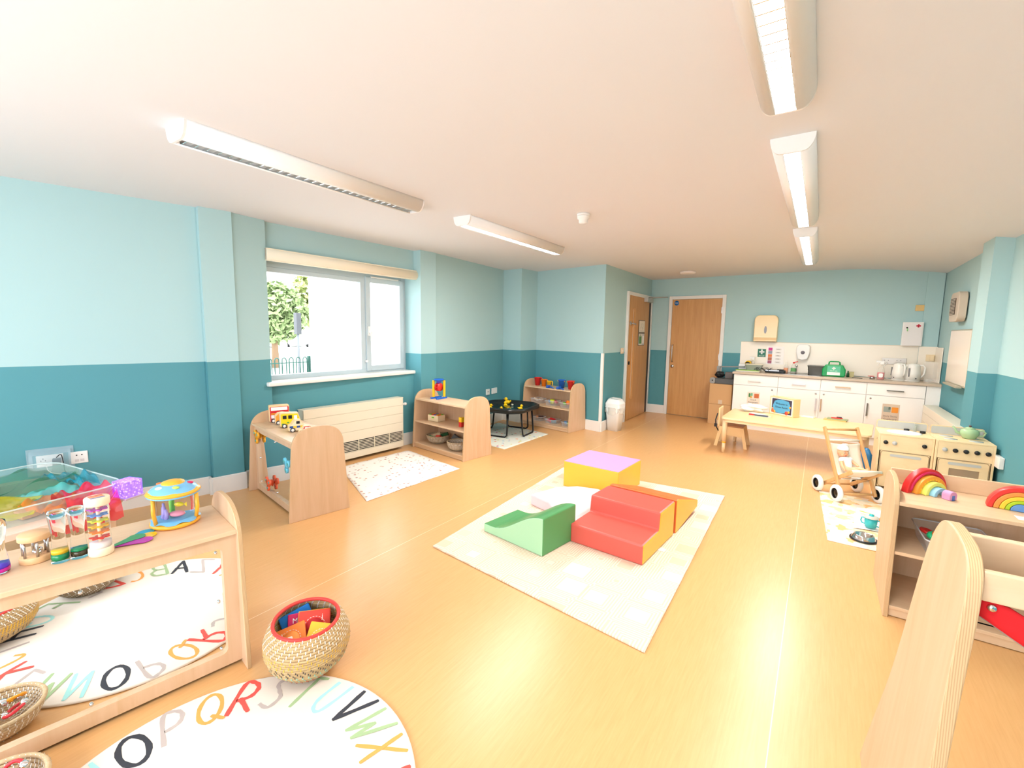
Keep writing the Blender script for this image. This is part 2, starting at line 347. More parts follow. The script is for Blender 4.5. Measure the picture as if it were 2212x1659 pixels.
tag(b.obj('ceiling_disc_light', mat('opal_disc', (242, 232, 226), .4), loc=(2.605, 7.43, H)), 'small round flush white fitting on the ceiling near the doors', 'ceiling fitting')
# doors
def frame(mb, w, h, t, d=.03):
    mb.box((0, -d, 0), (t, 0.01, h)); mb.box((w-t, -d, 0), (w, .01, h)); mb.box((t, -d, h-t), (w-t, .01, h))
dp = bpy.data.objects.new('door_2', None); S.collection.objects.link(dp); dp['kind'] = 'structure'; dp.location = BW0+BE*.335; dp.rotation_euler = (0, 0, BANG)
b = MB(); frame(b, .925, 2.08, .055); b.obj('door_frame', SKIRT, dp, bevel=.003)
MB().box((.058, -.016, .006), (.867, .01, 2.022)).obj('door_leaf', DOORW, dp, bevel=.002)
def pull(y0, z0, z1, x, parent, r=.009):
    b = MB(); b.tube([(x, y0, z0), (x, y0-.05, z0), (x, y0-.05, z0+.01), (x, y0-.05, z1-.01), (x, y0-.05, z1), (x, y0, z1)], r, 10); b.obj('door_handle', METAL, parent)
pull(-.016, .945, 1.235, .105, dp)
MB().cyl((.107, -.02, .862), (.107, -.012, .862), .028, n=24).obj('escutcheon', METAL, dp)
for z in (1.83, 1.06, .25): MB().box((.862, -.024, z-.05), (.876, -.014, z+.05)).obj('hinge', METAL, dp)
# door 1 in the short wall
E0, E1 = Vector((1.82, 6.14, 0)), Vector((1.795, 8.31, 0)); EE = (E1-E0).normalized(); EANG = math.atan2(EE.y, EE.x)
dq = bpy.data.objects.new('door_1', None); S.collection.objects.link(dq); dq['kind'] = 'structure'; dq.location = E0+EE*.89; dq.rotation_euler = (0, 0, EANG)
b = MB(); frame(b, 1.27, 2.085, .055); b.obj('door_frame', SKIRT, dq, bevel=.003)
b = MB(); x0, x1, z0, z1 = .1, 1.09, .006, 2.03; gx0, gx1, gz0, gz1 = .24, .355, .35, 1.83
b.box((x0, -.022, z0), (gx0, .01, z1)); b.box((gx1, -.022, z0), (x1, .01, z1)); b.box((gx0, -.022, z0), (gx1, .01, gz0)); b.box((gx0, -.022, gz1), (gx1, .01, z1)); b.obj('door_leaf', DOORW, dq)
b = MB(); b.box((gx0, -.028, gz0), (gx0+.012, -.0, gz1)); b.box((gx1-.03, -.028, gz0), (gx1, -.0, gz1)); b.box((gx0, -.028, gz0), (gx1, 0, gz0+.012)); b.box((gx0, -.028, gz1-.012), (gx1, 0, gz1)); b.obj('glazing_bead', wood('oak_bead', (222, 170, 108), (206, 150, 92), (9, 9, 1.4)), dq)
MB().box((gx0+.012, -.01, gz0+.012), (gx1-.03, -.005, gz1-.012)).obj('vision_panel', mat('pale_glass', (226, 226, 220), .15), dq)
MB().box((1.09, -.02, .01), (1.20, .005, 2.03)).obj('door_hinge_seal', mat('dark_brown_rubber_seal', (74, 56, 44), .6), dq)  # dark brown seal strip down the hinge side of the leaf
b = MB(); b.cyl((.13, -.022, 1.585), (.13, -.034, 1.585), .03, n=20); b.cyl((.13, -.034, 1.585), (.13, -.07, 1.585), .008); b.cyl((.13, -.066, 1.585), (.28, -.066, 1.575), .011); b.obj('door_handle', METAL, dq)
b = MB(); b.cyl((.135, -.022, .95), (.135, -.034, .95), .03, n=20); b.obj('lock', BLACK, dq)
b = MB(); b.box((.78, -.09, 1.965), (1.1, -.022, 2.03)); b.obj('door_closer', mat('closer_silver', (190, 190, 186), .35, .6), dq, bevel=.004)
b = MB(); b.tube([(.9, -.06, 2.045), (1.0, -.36, 2.05)], .007, 6); b.tube([(1.0, -.36, 2.05), (1.2, -.03, 2.06)], .007, 6); b.obj('closer_arm', mat('closer_silver'), dq)
# far outside
def ground():
    b = MB(); b.poly([(-60, -20, -.3), (-.3, -20, -.3), (-.3, 60, -.3), (-60, 60, -.3)]); o = b.obj('ground_outside', mat('pale_paving', (205, 205, 200), .9)); o['kind'] = 'structure'
ground()
b = MB(); b.prism([(-4.0, 5.27), (-3.95, 12), (-6, 12), (-6, 6.6)], -.3, 7); tag(b.obj('building', mat('white_render', (244, 244, 242), .9)), 'plain white rendered building standing close outside the window', 'building')
t = thing('railing', (-4.9, 4.1, -.3), 0, 'green bow-top metal railing outside the window', 'railing')
G = mat('railing_green', (20, 66, 56), .5); mb = MB(); pale = []
for k in range(11):
    y = k*.155+.0
    MB().tube([(0, y, 0), (0, y, 1.04)]+[(0, y+.045-.045*math.cos(math.radians(a)), 1.04+.06*math.sin(math.radians(a))) for a in range(20, 180, 20)]+[(0, y+.09, 1.04), (0, y+.09, 0)], .012, 6).obj('bow_pale', G, t)
MB().box((-.01, -.05, .98), (.01, 1.72, 1.0)).obj('rail', G, t); MB().box((-.01, -.05, .12), (.01, 1.72, .15)).obj('rail', G, t)
MB().box((-.03, 1.66, 0), (.03, 1.74, 1.12)).obj('post', G, t)
def foliage(name, c, r, n, m, label, trunk=True):
    t = thing(name, (c[0], c[1], -.3), 0, label, 'tree'); rr = random.Random(int(c[1]*10)); b = MB()
    for k in range(n):
        while True:
            v = Vector((rr.uniform(-1, 1), rr.uniform(-1, 1), rr.uniform(-1, 1)))
            if v.length < 1: break
        if v.length < .45: v *= 1.6
        p = Vector((v.x*r[0], v.y*r[1], c[2]+v.z*r[2])); s = rr.uniform(.09, .2); q = Matrix.Translation(p) @ Matrix.Rotation(rr.uniform(0, 6.3), 4, Vector((rr.uniform(-1, 1), rr.uniform(-1, 1), rr.uniform(-1, 1))).normalized())
        b.poly([q @ Vector(u) for u in ((-s, 0, 0), (-s*.3, -s*.5, 0), (s, 0, 0), (-s*.3, s*.5, s*.2))])
    b.obj('crown', m, t); b = MB(); b.cyl((0, 0, 0), (0, 0, c[2]+.4), .16, .07, 10)
    for k in range(7):
        a = k*.9; b.cyl((0, 0, c[2]*.6+k*.1), (math.cos(a)*r[0]*.6, math.sin(a)*r[1]*.6, c[2]+r[2]*.4*math.sin(k)), .05, .02, 6)
    b.obj('trunk', mat('bark', (120, 96, 74), .9), t); return t
LEAF = mat('leaf_green', (128, 146, 98), .7); LEAF2 = mat('leaf_yellow_green', (150, 160, 96), .7)
foliage('tree', (-15, 10.5, 2.35), (1.4, 1.35, 1.3), 4200, LEAF, 'round green tree seen through the left of the window')
foliage('tree', (-15, 12.4, 3.2), (.9, 1.0, 1.5), 1500, LEAF2, 'taller yellow-green tree rising beside the white building')
t = thing('traffic_light', (-8, 7.4, -.3), 0, 'dark traffic signal pole in front of the green tree outside', 'traffic light')
MB().cyl((0, 0, 0), (0, 0, 2.1), .035).obj('pole', mat('signal_grey', (92, 96, 100)), t)
MB().box((-.08, -.07, 1.55), (.08, .07, 2.15)).obj('signal_head', mat('signal_dark', (60, 62, 66)), t, bevel=.01)
def car(loc, rz, m, label):
    t = thing('parked_car', loc, rz, label, 'car', 'cars parked outside'); o = [(-2, .25), (2, .25), (2.05, .6), (1.5, .8), (1.0, 1.3), (-.9, 1.35), (-1.6, .9), (-2.05, .8)]
    MB().prism(o, -.8, .8, FACE).obj('body', m, t, bevel=.06)
    MB().prism([(1.35, .84), (.95, 1.24), (-.85, 1.28), (-1.4, .9)], -.805, .805, FACE).obj('side_window', mat('dark_car_glass', (60, 70, 78), .1), t)
    for x in (-1.3, 1.3):
        for y in (-.78, .78): MB().cyl((x, y-.09, .3), (x, y+.09, .3), .3, n=20).obj('wheel', BLACK, t)
car((-36, 21.0, -.3), math.radians(150), mat('car_silver', (200, 204, 208), .3, .4), 'silver car parked outside, left of the traffic signal')
car((-36, 24.0, -.3), math.radians(150), mat('car_white', (238, 238, 238), .3), 'white car parked outside, right of the traffic signal')
# ------------------------------------------------------------------ nursery shelf and mirror units
def side_outline(D, Hh, taper=.035, z0=0):
    a, sh = taper, Hh-.17
    pts = [(0, z0), (D, z0)]; c = D/2; rx = D/2-a
    top = [(c+rx*math.copysign(abs(math.cos(t))**.75, math.cos(t)), sh+(Hh-sh)*math.sin(t)**.85 if math.sin(t) > 0 else sh) for t in [math.pi*k/22 for k in range(23)]]
    return pts+top
def unit(name, loc, rz, Ln, D, Hh, label, cat='shelf unit', kind='shelf', th=.018, group=None, shelves=(.06, .33), top=.6):
    """local x along the length, y from the open front (0) to the back (D)"""
    t = thing(name, loc, rz, label, cat, group)
    o = side_outline(D, Hh)
    for x in (0, Ln-th): MB().use(MAPLE).prism(o, x, x+th, SIDE, side=PLY).obj('side_panel', None, t, bevel=.003)
    def at(z, f): return (.035*min(1, z/(Hh-.17)))*(1 if f else -1)+(0 if f else D)
    f = at(top, 1)+.012; k = at(top, 0)-.012
    MB().use(MAPLE_H).box((th, f, top-.018), (Ln-th, k, top)).obj('top_shelf', None, t, bevel=.002)
    if kind == 'shelf':
        for z in shelves: MB().use(MAPLE_H).box((th, at(z, 1)+.012, z-.018), (Ln-th, D-.05, z)).obj('shelf', None, t, bevel=.002)
        MB().use(MAPLE).box((th, D-.05, .045), (Ln-th, D-.044, top-.018)).obj('back_panel', None, t)
        MB().use(MAPLE_H).box((th, .022, .004), (Ln-th, .036, .042)).obj('plinth', None, t)
    if kind == 'mirror':
        y = .075; fr = .05; MM = TR(0, y, 0) @ FACE
        outer = [(th, .015), (Ln-th, .015), (Ln-th, top-.018), (th, top-.018)]
        inner = rrect(th+fr, .015+.055, Ln-th-fr, top-.018-.05, .022, 6)
        b = MB().use(MAPLE)
        # board with a rounded opening: four strips between outer and inner
        n = len(inner); cor = {}
        lo, hi = -.008, .008; m = [b.b.verts.new(MM @ Vector((p[0], p[1], lo))) for p in inner]; M2 = [b.b.verts.new(MM @ Vector((p[0], p[1], hi))) for p in inner]
        oc = [(Ln-th, .015), (Ln-th, top-.018), (th, top-.018), (th, .015)]
        for zz, ring in ((lo, m), (hi, M2)):
            ov = [b.b.verts.new(MM @ Vector((p[0], p[1], zz))) for p in oc]
            for q in range(4):
                for j in range(6): b._t([b.b.faces.new((ov[q], ring[q*7+j], ring[q*7+j+1]))])
                b._t([b.b.faces.new((ov[q], ring[q*7+6], ring[(q*7+7) % n], ov[(q+1) % 4]))])
        for j in range(n): b._t([b.b.faces.new((m[j], m[(j+1) % n], M2[(j+1) % n], M2[j]))])
        b.obj('mirror_frame', None, t)
        MB().box((th+.03, y+.008, .05), (Ln-th-.03, y+.012, top-.045)).obj('mirror', MIRROR, t)
        for x in (th+fr+.02, Ln/2, Ln-th-fr-.02):
            for z in (.09, .3, top-.018-.05-.02):
                if x == Ln/2 and z == .3: continue
                MB().cyl((x, y+.008, z), (x, y+.001, z), .0065, .005, 12).obj('screw', CHROME, t)
        MB().use(MAPLE).box((th, D-.06, .03), (Ln-th, D-.05, top-.018)).obj('back_panel', None, t)
        MB().use(MAPLE_H).box((th, y+.02, .03), (Ln-th, D-.06, .045)).obj('base_board', None, t)
    return t
MIRROR = mat('acrylic_mirror', (248, 250, 250), .015, 1)
A10 = math.radians(-9.9)
unitM = unit('mirror_unit', (.315, 1.945, 0), math.atan2(-.172, .946), .96, .465, .70, 'wooden mirror unit with toy vehicles on top, between pilaster and patterned splash mat', 'mirror unit', 'mirror')
unitB = unit('shelf_unit', (.315, 3.882, 0), math.atan2(-.13, .925), .934, .445, .70, 'low wooden shelf unit with baskets below, between radiator and black water tray')
unitC = unit('shelf_unit', (.604, 5.903, 0), math.atan2(-.155, .899), .912, .425, .70, 'low wooden shelf unit with five buckets on top, in the alcove corner')
NR = math.atan2(.987, .163)
ND = Vector((math.cos(NR), math.sin(NR), 0)); NB = Vector((-math.sin(NR), math.cos(NR), 0)); NO = Vector((2.496, .902, 0))-ND*.98
unitN = unit('mirror_unit', NO, NR, .98, .47, .70, 'wooden mirror unit in the left foreground reflecting the alphabet rug', 'mirror unit', 'mirror')
def loc_on(o, x, y, z): return Matrix.Translation(o.location) @ RZ(o.rotation_euler[2]) @ Vector((x, y, z))
# ---- suction spinner toys on the far mirror
def spinner(x, z, col, dot, label):
    t = thing('suction_spinner', loc_on(unitM, x, .083, z), unitM.rotation_euler[2], label, 'toy', 'suction spinner toys on the far mirror')
    m = mat('spinner_'+col[0], col[1], .35); b = MB()
    b.lathe([(0, 0), (.03, 0), (.024, -.006), (.009, -.012), (.009, -.02), (0, -.02)][::1], 20, RX(math.pi/2) @ Matrix.Scale(-1, 4, (0, 0, 1))); b.obj('suction_cup', m, t)
    b = MB().use(m)
    for k in range(3):
        a = k*2.094+.4; c = (.04*math.cos(a), -.03, .04*math.sin(a)); b.use(m).cyl((c[0], -.036, c[2]), (c[0], -.022, c[2]), .026, n=20)
    b.cyl((0, -.036, 0), (0, -.02, 0), .028, n=20); b.obj('spinner_blade', None, t)
    for k in range(3):
        a = k*2.094+.4; MB().cyl((.04*math.cos(a), -.04, .04*math.sin(a)), (.04*math.cos(a), -.036, .04*math.sin(a)), .009, n=12).obj('bead', mat('spinner_bead', (90, 180, 170), .3), t)
    MB().lathe([(0, -.05), (.014, -.048), (.019, -.04), (.019, -.036)], 16, RX(-math.pi/2) @ Matrix.Scale(-1, 4, (0, 0, 1))).obj('centre_cap', mat('spinner_cap_'+dot[0], dot[1], .3), t)
spinner(.11, .50, ('yellow', (240, 170, 40)), ('red', (200, 40, 60)), 'yellow-orange spinner toy stuck high on the far mirror')
spinner(.36, .145, ('orange', (238, 100, 60)), ('white', (240, 235, 235)), 'orange-red spinner toy stuck low on the far mirror')
spinner(.80, .40, ('blue', (110, 200, 225)), ('face', (250, 236, 214)), 'pale blue spinner toy at the right of the far mirror')
# ---- toy vehicles along the top of the far mirror unit
def wheel(b, x, y, z, r, side, tyre, hub):
    b.use(tyre).cyl((x, y, z), (x, y+side*.012, z), r, n=20); b.use(hub).cyl((x, y+side*.012, z), (x, y+side*.014, z), r*.62, n=16)
VW = mat('toy_wood', (236, 200, 150), .45)
def vehicle(name, lx, ly, out, wd, face, fc, label, win, rz=0):
    p = loc_on(unitM, lx, ly, .6); out = [(x*1.3, z*1.3) for x, z in out]; wd *= 1.3; t = thing(name, p, rz, label, 'toy vehicle', 'wooden toy vehicles on the far mirror unit')
    MB().prism(out, -wd/2, wd/2, FACE).obj('body', VW, t, bevel=.003)
    ins = [(x*.93+.001, .018+(z-.018)*.9) for x, z in out if True]
    for s in (-1, 1): MB().prism(ins, min(s*(wd/2), s*(wd/2+.001)), max(s*(wd/2), s*(wd/2+.001)), FACE).obj('painted_side', mat('toy_paint_'+face, fc, .35), t)
    for (x0, z0, x1, z1, c, nm) in win:
        x0, z0, x1, z1 = [q*1.3 for q in (x0, z0, x1, z1)]
        for s in (-1, 1): MB().box((x0, min(s*(wd/2+.001), s*(wd/2+.002)), z0), (x1, max(s*(wd/2+.001), s*(wd/2+.002)), z1)).obj(nm, mat('toy_mark_%d_%d_%d' % c, c, .35), t)
    L0 = min(x for x, z in out); L1 = max(x for x, z in out)
    for x in (L0*.6, L1*.6):
        for s in (-1, 1):
            b = MB(); wheel(b, x, s*wd/2, .018, .0185, s, mat('tyre_grey', (60, 60, 64)), mat('hub_white', (232, 228, 220))); b.obj('wheel', None, t)
K = (34, 34, 38); Wt = (240, 240, 240)
vz = math.radians(68)
vehicle('toy_bus', .10, .245, [(-.06, .008), (.06, .008), (.062, .112), (.056, .118), (-.058, .118), (-.062, .112)], .045, 'red', (206, 40, 48), 'red double decker wooden bus, farthest toy vehicle', [(-.05, .082, .05, .105, Wt, 'window'), (-.05, .058, .05, .063, (236, 190, 40), 'stripe'), (-.05, .03, .02, .052, Wt, 'window')], vz)
vehicle('toy_truck', .215, .235, [(-.045, .008), (.045, .008), (.048, .04), (.03, .075), (.0, .082), (-.03, .078), (-.047, .06)], .042, 'orange', (240, 160, 60), 'small orange wooden truck behind the yellow bus', [(-.005, .045, .022, .068, K, 'window')], vz)
vehicle('toy_van', .385, .235, [(-.058, .008), (.058, .008), (.06, .05), (.046, .095), (-.055, .1), (-.06, .095)], .045, 'yellow', (232, 206, 30), 'yellow wooden van with green dots and black windows', [(-.044, .058, -.022, .08, K, 'window'), (-.012, .058, .01, .08, K, 'window'), (.022, .056, .04, .078, Wt, 'window'), (-.05, .022, -.038, .03, (60, 150, 90), 'dot'), (-.02, .03, -.008, .038, (60, 150, 90), 'dot'), (.014, .036, .026, .044, (60, 150, 90), 'dot')], vz)
vehicle('toy_police_car', .585, .225, [(-.055, .008), (.055, .008), (.056, .035), (.03, .045), (.012, .075), (-.02, .078), (-.04, .05), (-.056, .042)], .042, 'cream', (240, 220, 184), 'wooden police car with blue and yellow checks', [(-.05, .026, -.03, .038, (40, 80, 150), 'check'), (-.03, .026, -.01, .038, (236, 200, 60), 'check'), (-.01, .026, .01, .038, (40, 80, 150), 'check'), (.01, .026, .03, .038, (236, 200, 60), 'check'), (-.012, .05, .008, .066, K, 'window')], vz)
vehicle('toy_car', .755, .235, [(-.05, .008), (.05, .008), (.05, .03), (.03, .036), (.012, .058), (-.022, .058), (-.034, .036), (-.05, .032)], .04, 'crimson', (206, 30, 60), 'small red wooden car nearest the front panel', [(-.018, .036, -.002, .05, Wt, 'window'), (.002, .036, .014, .05, Wt, 'window')], vz)
# ---- baskets
WK = wood('wicker_straw', (206, 176, 130), (176, 144, 100), (30, 30, 60), .8)
def basket(name, loc, prof, label, coil=.011, stitch=None, rim=None, tilt=None, n=44, wick=None, cat='basket', group=None):
    """coiled basket: stacked coil rings following a profile [(r,z)..] from centre bottom outward"""
    t = thing(name, loc, 0, label, cat, group)
    if tilt: t.rotation_euler = tilt
    # resample profile at coil spacing
    pts = []; acc = 0
    for (a, b_) in zip(prof, prof[1:]):
        d = math.hypot(b_[0]-a[0], b_[1]-a[1]); k = max(1, round(d/coil))
        for j in range(k): pts.append((a[0]+(b_[0]-a[0])*j/k, a[1]+(b_[1]-a[1])*j/k))
    pts.append(prof[-1]); b = MB().use(wick or WK); r = coil*.56
    for q, (R0, z) in enumerate(pts[:-1]):
        if R0 < r: b.ball((0, 0, z), (coil, coil, r), 8); continue
        b.tube([(R0*math.cos(2*math.pi*k/n), R0*math.sin(2*math.pi*k/n), z) for k in range(n)], r, 6, closed=True)
    b.obj('woven_body', None, t)
    R0, z = pts[-1]; MB().tube([(R0*math.cos(2*math.pi*k/n), R0*math.sin(2*math.pi*k/n), z) for k in range(n)], r*1.25, 8, closed=True).obj('rim', rim or wick or WK, t)
    if stitch:
        by = {}
        for q, (R0, z) in enumerate(pts):
            fr = q/(len(pts)-1)
            for f0, f1, m, dens in stitch:
                if f0 <= fr < f1 and R0 > .03:
                    mb = by.setdefault(m.name, (MB(), m))[0]; cnt = max(10, int(2*math.pi*R0/dens))
                    if q: dr, dz = R0-pts[q-1][0], z-pts[q-1][1]
                    nl = math.hypot(dr, dz) or 1; nx, nz = dz/nl, -dr/nl
                    for k in range(cnt):
                        a = 2*math.pi*(k+.5*(q % 2))/cnt+q*.02
                        for sgn in (1, -1):
                            rr = R0+nx*r*1.05*sgn; zz = z+nz*r*1.05*sgn; da = .0016/R0; h = coil*.55
                            e = [(rr-dr/nl*h, zz-dz/nl*h), (rr+dr/nl*h, zz+dz/nl*h)]
                            P = [(e[0][0]*math.cos(a-da-.004), e[0][0]*math.sin(a-da-.004), e[0][1]), (e[0][0]*math.cos(a+da-.004), e[0][0]*math.sin(a+da-.004), e[0][1]), (e[1][0]*math.cos(a+da+.004), e[1][0]*math.sin(a+da+.004), e[1][1]), (e[1][0]*math.cos(a-da+.004), e[1][0]*math.sin(a-da+.004), e[1][1])]
                            mb.poly(P)
        for mb, m in by.values(): mb.obj('stitching', m, t, recalc=False)['kind'] = 'stuff'
    return t
SW = mat('stitch_white', (246, 244, 238), .6); SY = mat('stitch_yellow', (236, 184, 50), .6); SK = mat('stitch_charcoal', (52, 52, 60), .6); SA = mat('stitch_aqua', (130, 210, 196), .6); SR = mat('stitch_red', (222, 84, 60), .6)
RIMR = mat('rim_red', (214, 60, 52), .45)
BIGP = [(0, .008), (.07, .008), (.115, .03), (.15, .07), (.165, .115), (.165, .155), (.15, .195), (.128, .225)]
BIGS = [(.30, .42, SR, .02), (.42, .52, SA, .02), (.52, .64, SK, .026), (.64, .78, SY, .03), (.78, .99, SW, .028)]
bb = basket('basket', (2.70, 1.035, 0), [(r*.97, z) for r, z in BIGP], 'round woven basket with red rim holding cloth books, on the rug edge', .0105, BIGS, RIMR)
bb.rotation_euler = (math.radians(3), math.radians(3), 0); bb.location.z = .017
def soft_book(loc, rot, w, h, d, m, label, letters=(), circle=None, pages=None):
    t = thing('cloth_book', loc, 0, label, 'book', 'cloth books in the red-rimmed basket'); t.rotation_euler = rot; t.location.z += .022; w *= 1.15; h *= 1.15
    MB().box((-w/2, -h/2, 0), (w/2, h/2, d)).obj('cover', m, t, bevel=.004)
    if pages: MB().box((-w/2-.001, -h/2+.003, d*.3), (w/2-.004, h/2+.001, d*.7)).obj('pages', pages, t)
    if circle:
        MB().cyl((0, 0, d), (0, 0, d+.0006), w*.3, n=28).obj('printed_circle', circle, t)
        b = MB()
        for k in range(22): a = k*.2856; b.box((-.0035, -.0008, 0), (.0035, .0008, .0005), TR(w*.34*math.cos(a), w*.34*math.sin(a), d+.0004) @ RZ(a+math.pi/2))
        b.obj('stitched_dashes', SW, t); MB().prism(rrect(-.012, -.016, .012, .016, .006), d+.0006, d+.0014).obj('printed_picture', SW, t)
    for s, x, y in letters: text(s, .028, TR(x, y, d+.0006), SW, t)
RB = mat('book_red', (226, 66, 52), .6); OB = mat('book_orange', (240, 132, 56), .6); YB = mat('book_yellow', (244, 190, 56), .6); BB = mat('book_blue', (20, 112, 190), .6); PB = mat('book_magenta', (212, 34, 96), .6)
soft_book((2.68, 1.075, .135), (math.radians(52), math.radians(8), math.radians(62)), .11, .12, .012, RB, 'red cloth book with letter J in the middle of the basket', (('J', -.038, -.03), ('j', .03, .04)), mat('book_dark_red', (200, 44, 50), .6), YB)
soft_book((2.635, 1.055, .12), (math.radians(58), math.radians(4), math.radians(62)), .11, .12, .012, PB, 'magenta cloth book standing behind the red one', (('M', -.035, .04),))
soft_book((2.60, 1.05, .14), (math.radians(74), math.radians(-14), math.radians(72)), .11, .10, .01, BB, 'blue cloth book leaning at the back of the basket')
soft_book((2.672, .975, .125), (math.radians(30), math.radians(-16), math.radians(55)), .11, .11, .012, OB, 'orange cloth book with letter U at the left of the basket', (('U', -.034, .03),), mat('book_light_orange', (244, 148, 70), .6))
soft_book((2.765, 1.05, .13), (math.radians(40), math.radians(10), math.radians(40)), .10, .11, .012, YB, 'yellow cloth book at the front right of the basket', (), mat('book_pale_yellow', (246, 204, 92), .6))
# ---- alphabet rug
RUGC = (3.0387, .5413); RR = .5616
RC = {'k': mat('letter_charcoal', (54, 56, 64), .8), 'g': mat('letter_greige', (186, 172, 166), .8), 'o': mat('letter_orange', (242, 160, 82), .8), 'r': mat('letter_red', (232, 84, 74), .8),
      'e': mat('letter_olive', (160, 184, 138), .8), 'a': mat('letter_aqua', (164, 220, 218), .8)}
C_ = lambda *a: arc(*a)
GL_ = {'A': ['k', [(0, 0), (.55, 1), (.8, 0)], [(.15, .38), (.75, .38)]], 'B': ['e', [(0, 0), (.2, 1), (.6, 1), (.75, .8), (.6, .56), (.15, .52)], [(.6, .54), (.8, .3), (.6, .05), (0, 0)]],
 'C': ['o', C_(.5, .5, .45, .5, 50, 300, 12)], 'D': ['r', [(0, 0), (.15, 1), (.55, .95), (.85, .6), (.7, .2), (0, 0)]], 'E': ['g', [(.75, 1), (.15, .95), (0, 0), (.6, 0)], [(.08, .5), (.55, .52)]],
 'F': ['e', [(.8, 1), (.15, .95), (0, 0)], [(.08, .5), (.55, .52)]], 'G': ['a', C_(.5, .5, .45, .5, 50, 330, 12)+[(.9, .5), (.55, .5)]], 'H': ['k', [(0, 0), (.15, 1)], [(.65, 0), (.8, 1)], [(.08, .5), (.72, .5)]],
 'I': ['g', [(.3, 0), (.5, 1)]], 'J': ['o', [(.75, 1), (.6, .25), (.35, 0), (.05, .2)]], 'K': ['r', [(0, 0), (.2, 1)], [(.85, 1), (.1, .45), (.7, 0)]], 'L': ['g', [(.2, 1), (0, 0), (.6, .03)]],
 'M': ['e', [(0, 0), (.2, 1), (.45, .35), (.85, 1), (.8, 0)]], 'N': ['a', [(0, 0), (.2, 1), (.6, 0), (.8, 1)]], 'O': ['k', C_(.45, .5, .42, .5, 80, 440, 22)], 'P': ['g', [(.1, 0), (.2, 1), (.6, 1.0), (.8, .78), (.65, .52), (.18, .45)]],
 'Q': ['o', C_(.45, .52, .4, .48, 80, 440, 22), [(.55, .22), (.95, 0)]], 'R': ['r', [(0, 0), (.25, 1), (.65, .98), (.85, .75), (.65, .5), (.15, .45)], [(.3, .48), (.75, 0)]], 'S': ['g', [(.85, .85), (.6, 1), (.3, .8), (.5, .55), (.7, .3), (.45, 0), (0, .15)]],
 'T': ['e', [(.3, 0), (.5, 1)], [(.1, 1), (.9, 1)]], 'U': ['a', [(.1, 1), (.05, .3), (.3, 0), (.6, .1), (.8, 1)]], 'V': ['k', [(0, 1), (.35, 0), (.85, 1)]], 'W': ['e', [(0, 1), (.15, 0), (.45, .6), (.6, 0), (.95, 1)]],
 'X': ['o', [(0, 0), (.85, 1)], [(.1, 1), (.75, 0)]], 'Y': ['r', [(.1, 1), (.4, .5), (.85, 1)], [(.4, .5), (.3, 0)]], 'Z': ['g', [(.1, 1), (.85, 1), (0, 0), (.8, 0)]]}
def ribbon(b, pts, w, z, T, closed=False):
    if not closed and len(pts) < 9:
        for k, (p, q) in enumerate(zip(pts, pts[1:])):
            p, q = Vector((*p, 0)), Vector((*q, 0)); d = (q-p).normalized(); n = Vector((-d.y, d.x, 0)); zz = Vector((0, 0, z+.00035*k)); h = w/2
            o = [p-d*h*.5+n*h*.85, p-d*h*.8, p-d*h*.5-n*h*.85]+[p+(q-p)*u-n*h*(1+.12*math.sin(9*u+k)) for u in (.2, .5, .8)]+[q+d*h*.5-n*h*.8, q+d*h*.8, q+d*h*.5+n*h*.8]+[p+(q-p)*u+n*h*(1+.12*math.sin(7*u+k)) for u in (.8, .5, .2)]
            b.poly([T @ (v+zz) for v in o])
        return
    P = [Vector((x, y, 0)) for x, y in pts]; Lf, Rt = [], []
    for k, p in enumerate(P):
        a = P[max(k-1, 0)] if not closed else P[k-1 if k else -2]; c = P[min(k+1, len(P)-1)] if not closed else P[(k+1) if k < len(P)-1 else 1]
        d = (c-a).normalized(); n = Vector((-d.y, d.x, 0)); ww = w*(1+.16*math.sin(k*1.7))*(1.15 if 0 < k < len(P)-1 and not closed and len(P) < 8 else 1)
        Lf.append(b.b.verts.new(T @ (p+n*ww/2+Vector((0, 0, z))))); Rt.append(b.b.verts.new(T @ (p-n*ww/2+Vector((0, 0, z)))))
    for k in range(len(P)-1): b._t([b.b.faces.new((Rt[k], Rt[k+1], Lf[k+1], Lf[k]))])
zo = [0]; SMO = 'SUJDPRBG'
def catm(V):
    V = [Vector(p) for p in V]; P = []
    for k in range(len(V)-1):
        a = V[max(k-1, 0)]; b_, c_ = V[k], V[k+1]; d_ = V[min(k+2, len(V)-1)]
        for j in range(5):
            u = j/5; q = .5*((2*b_)+(c_-a)*u+(2*a-5*b_+4*c_-d_)*u*u+(3*b_-a-3*c_+d_)*u**3); P.append((q.x, q.y))
    return P+[tuple(V[-1])]
RUGM = mat('cream_rug_pile', (238, 228, 216), .9); 
b = MB().use(RUGM); n = 96; b.lathe([(0, 0), (RR-.004, 0), (RR, .004), (RR-.002, .009), (RR-.008, .011), (0, .011)], n)
for i, ch in enumerate('ABCDEFGHIJKLMNOPQRSTUVWXYZ'):
    th = math.radians(-97.5+13.846*(i-14)); g = GL_[ch]; hgt = .145; wd = .092; b.use(RC[g[0]])
    T = RZ(-th) @ TR(-wd/2, RR-.022-hgt, 0) @ Matrix(((wd, hgt*.13, 0, 0), (0, hgt, 0, 0), (0, 0, 1, 0), (0, 0, 0, 1)))
    for s in g[1:]:
        q = [(x*wd+y*hgt*.13-.008, y*hgt) for x, y in (catm(s) if ch in SMO and len(s) > 3 else s)]; T2 = RZ(-th) @ TR(-wd/2, RR-.022-hgt, 0)
        zo[0] = .0009*g[1:].index(s); ribbon(b, q, .017 if g[0] in 'kr' else .0145, .0116+zo[0]*(1+0), T2, closed=(s[0] == s[-1] or len(s) > 20))
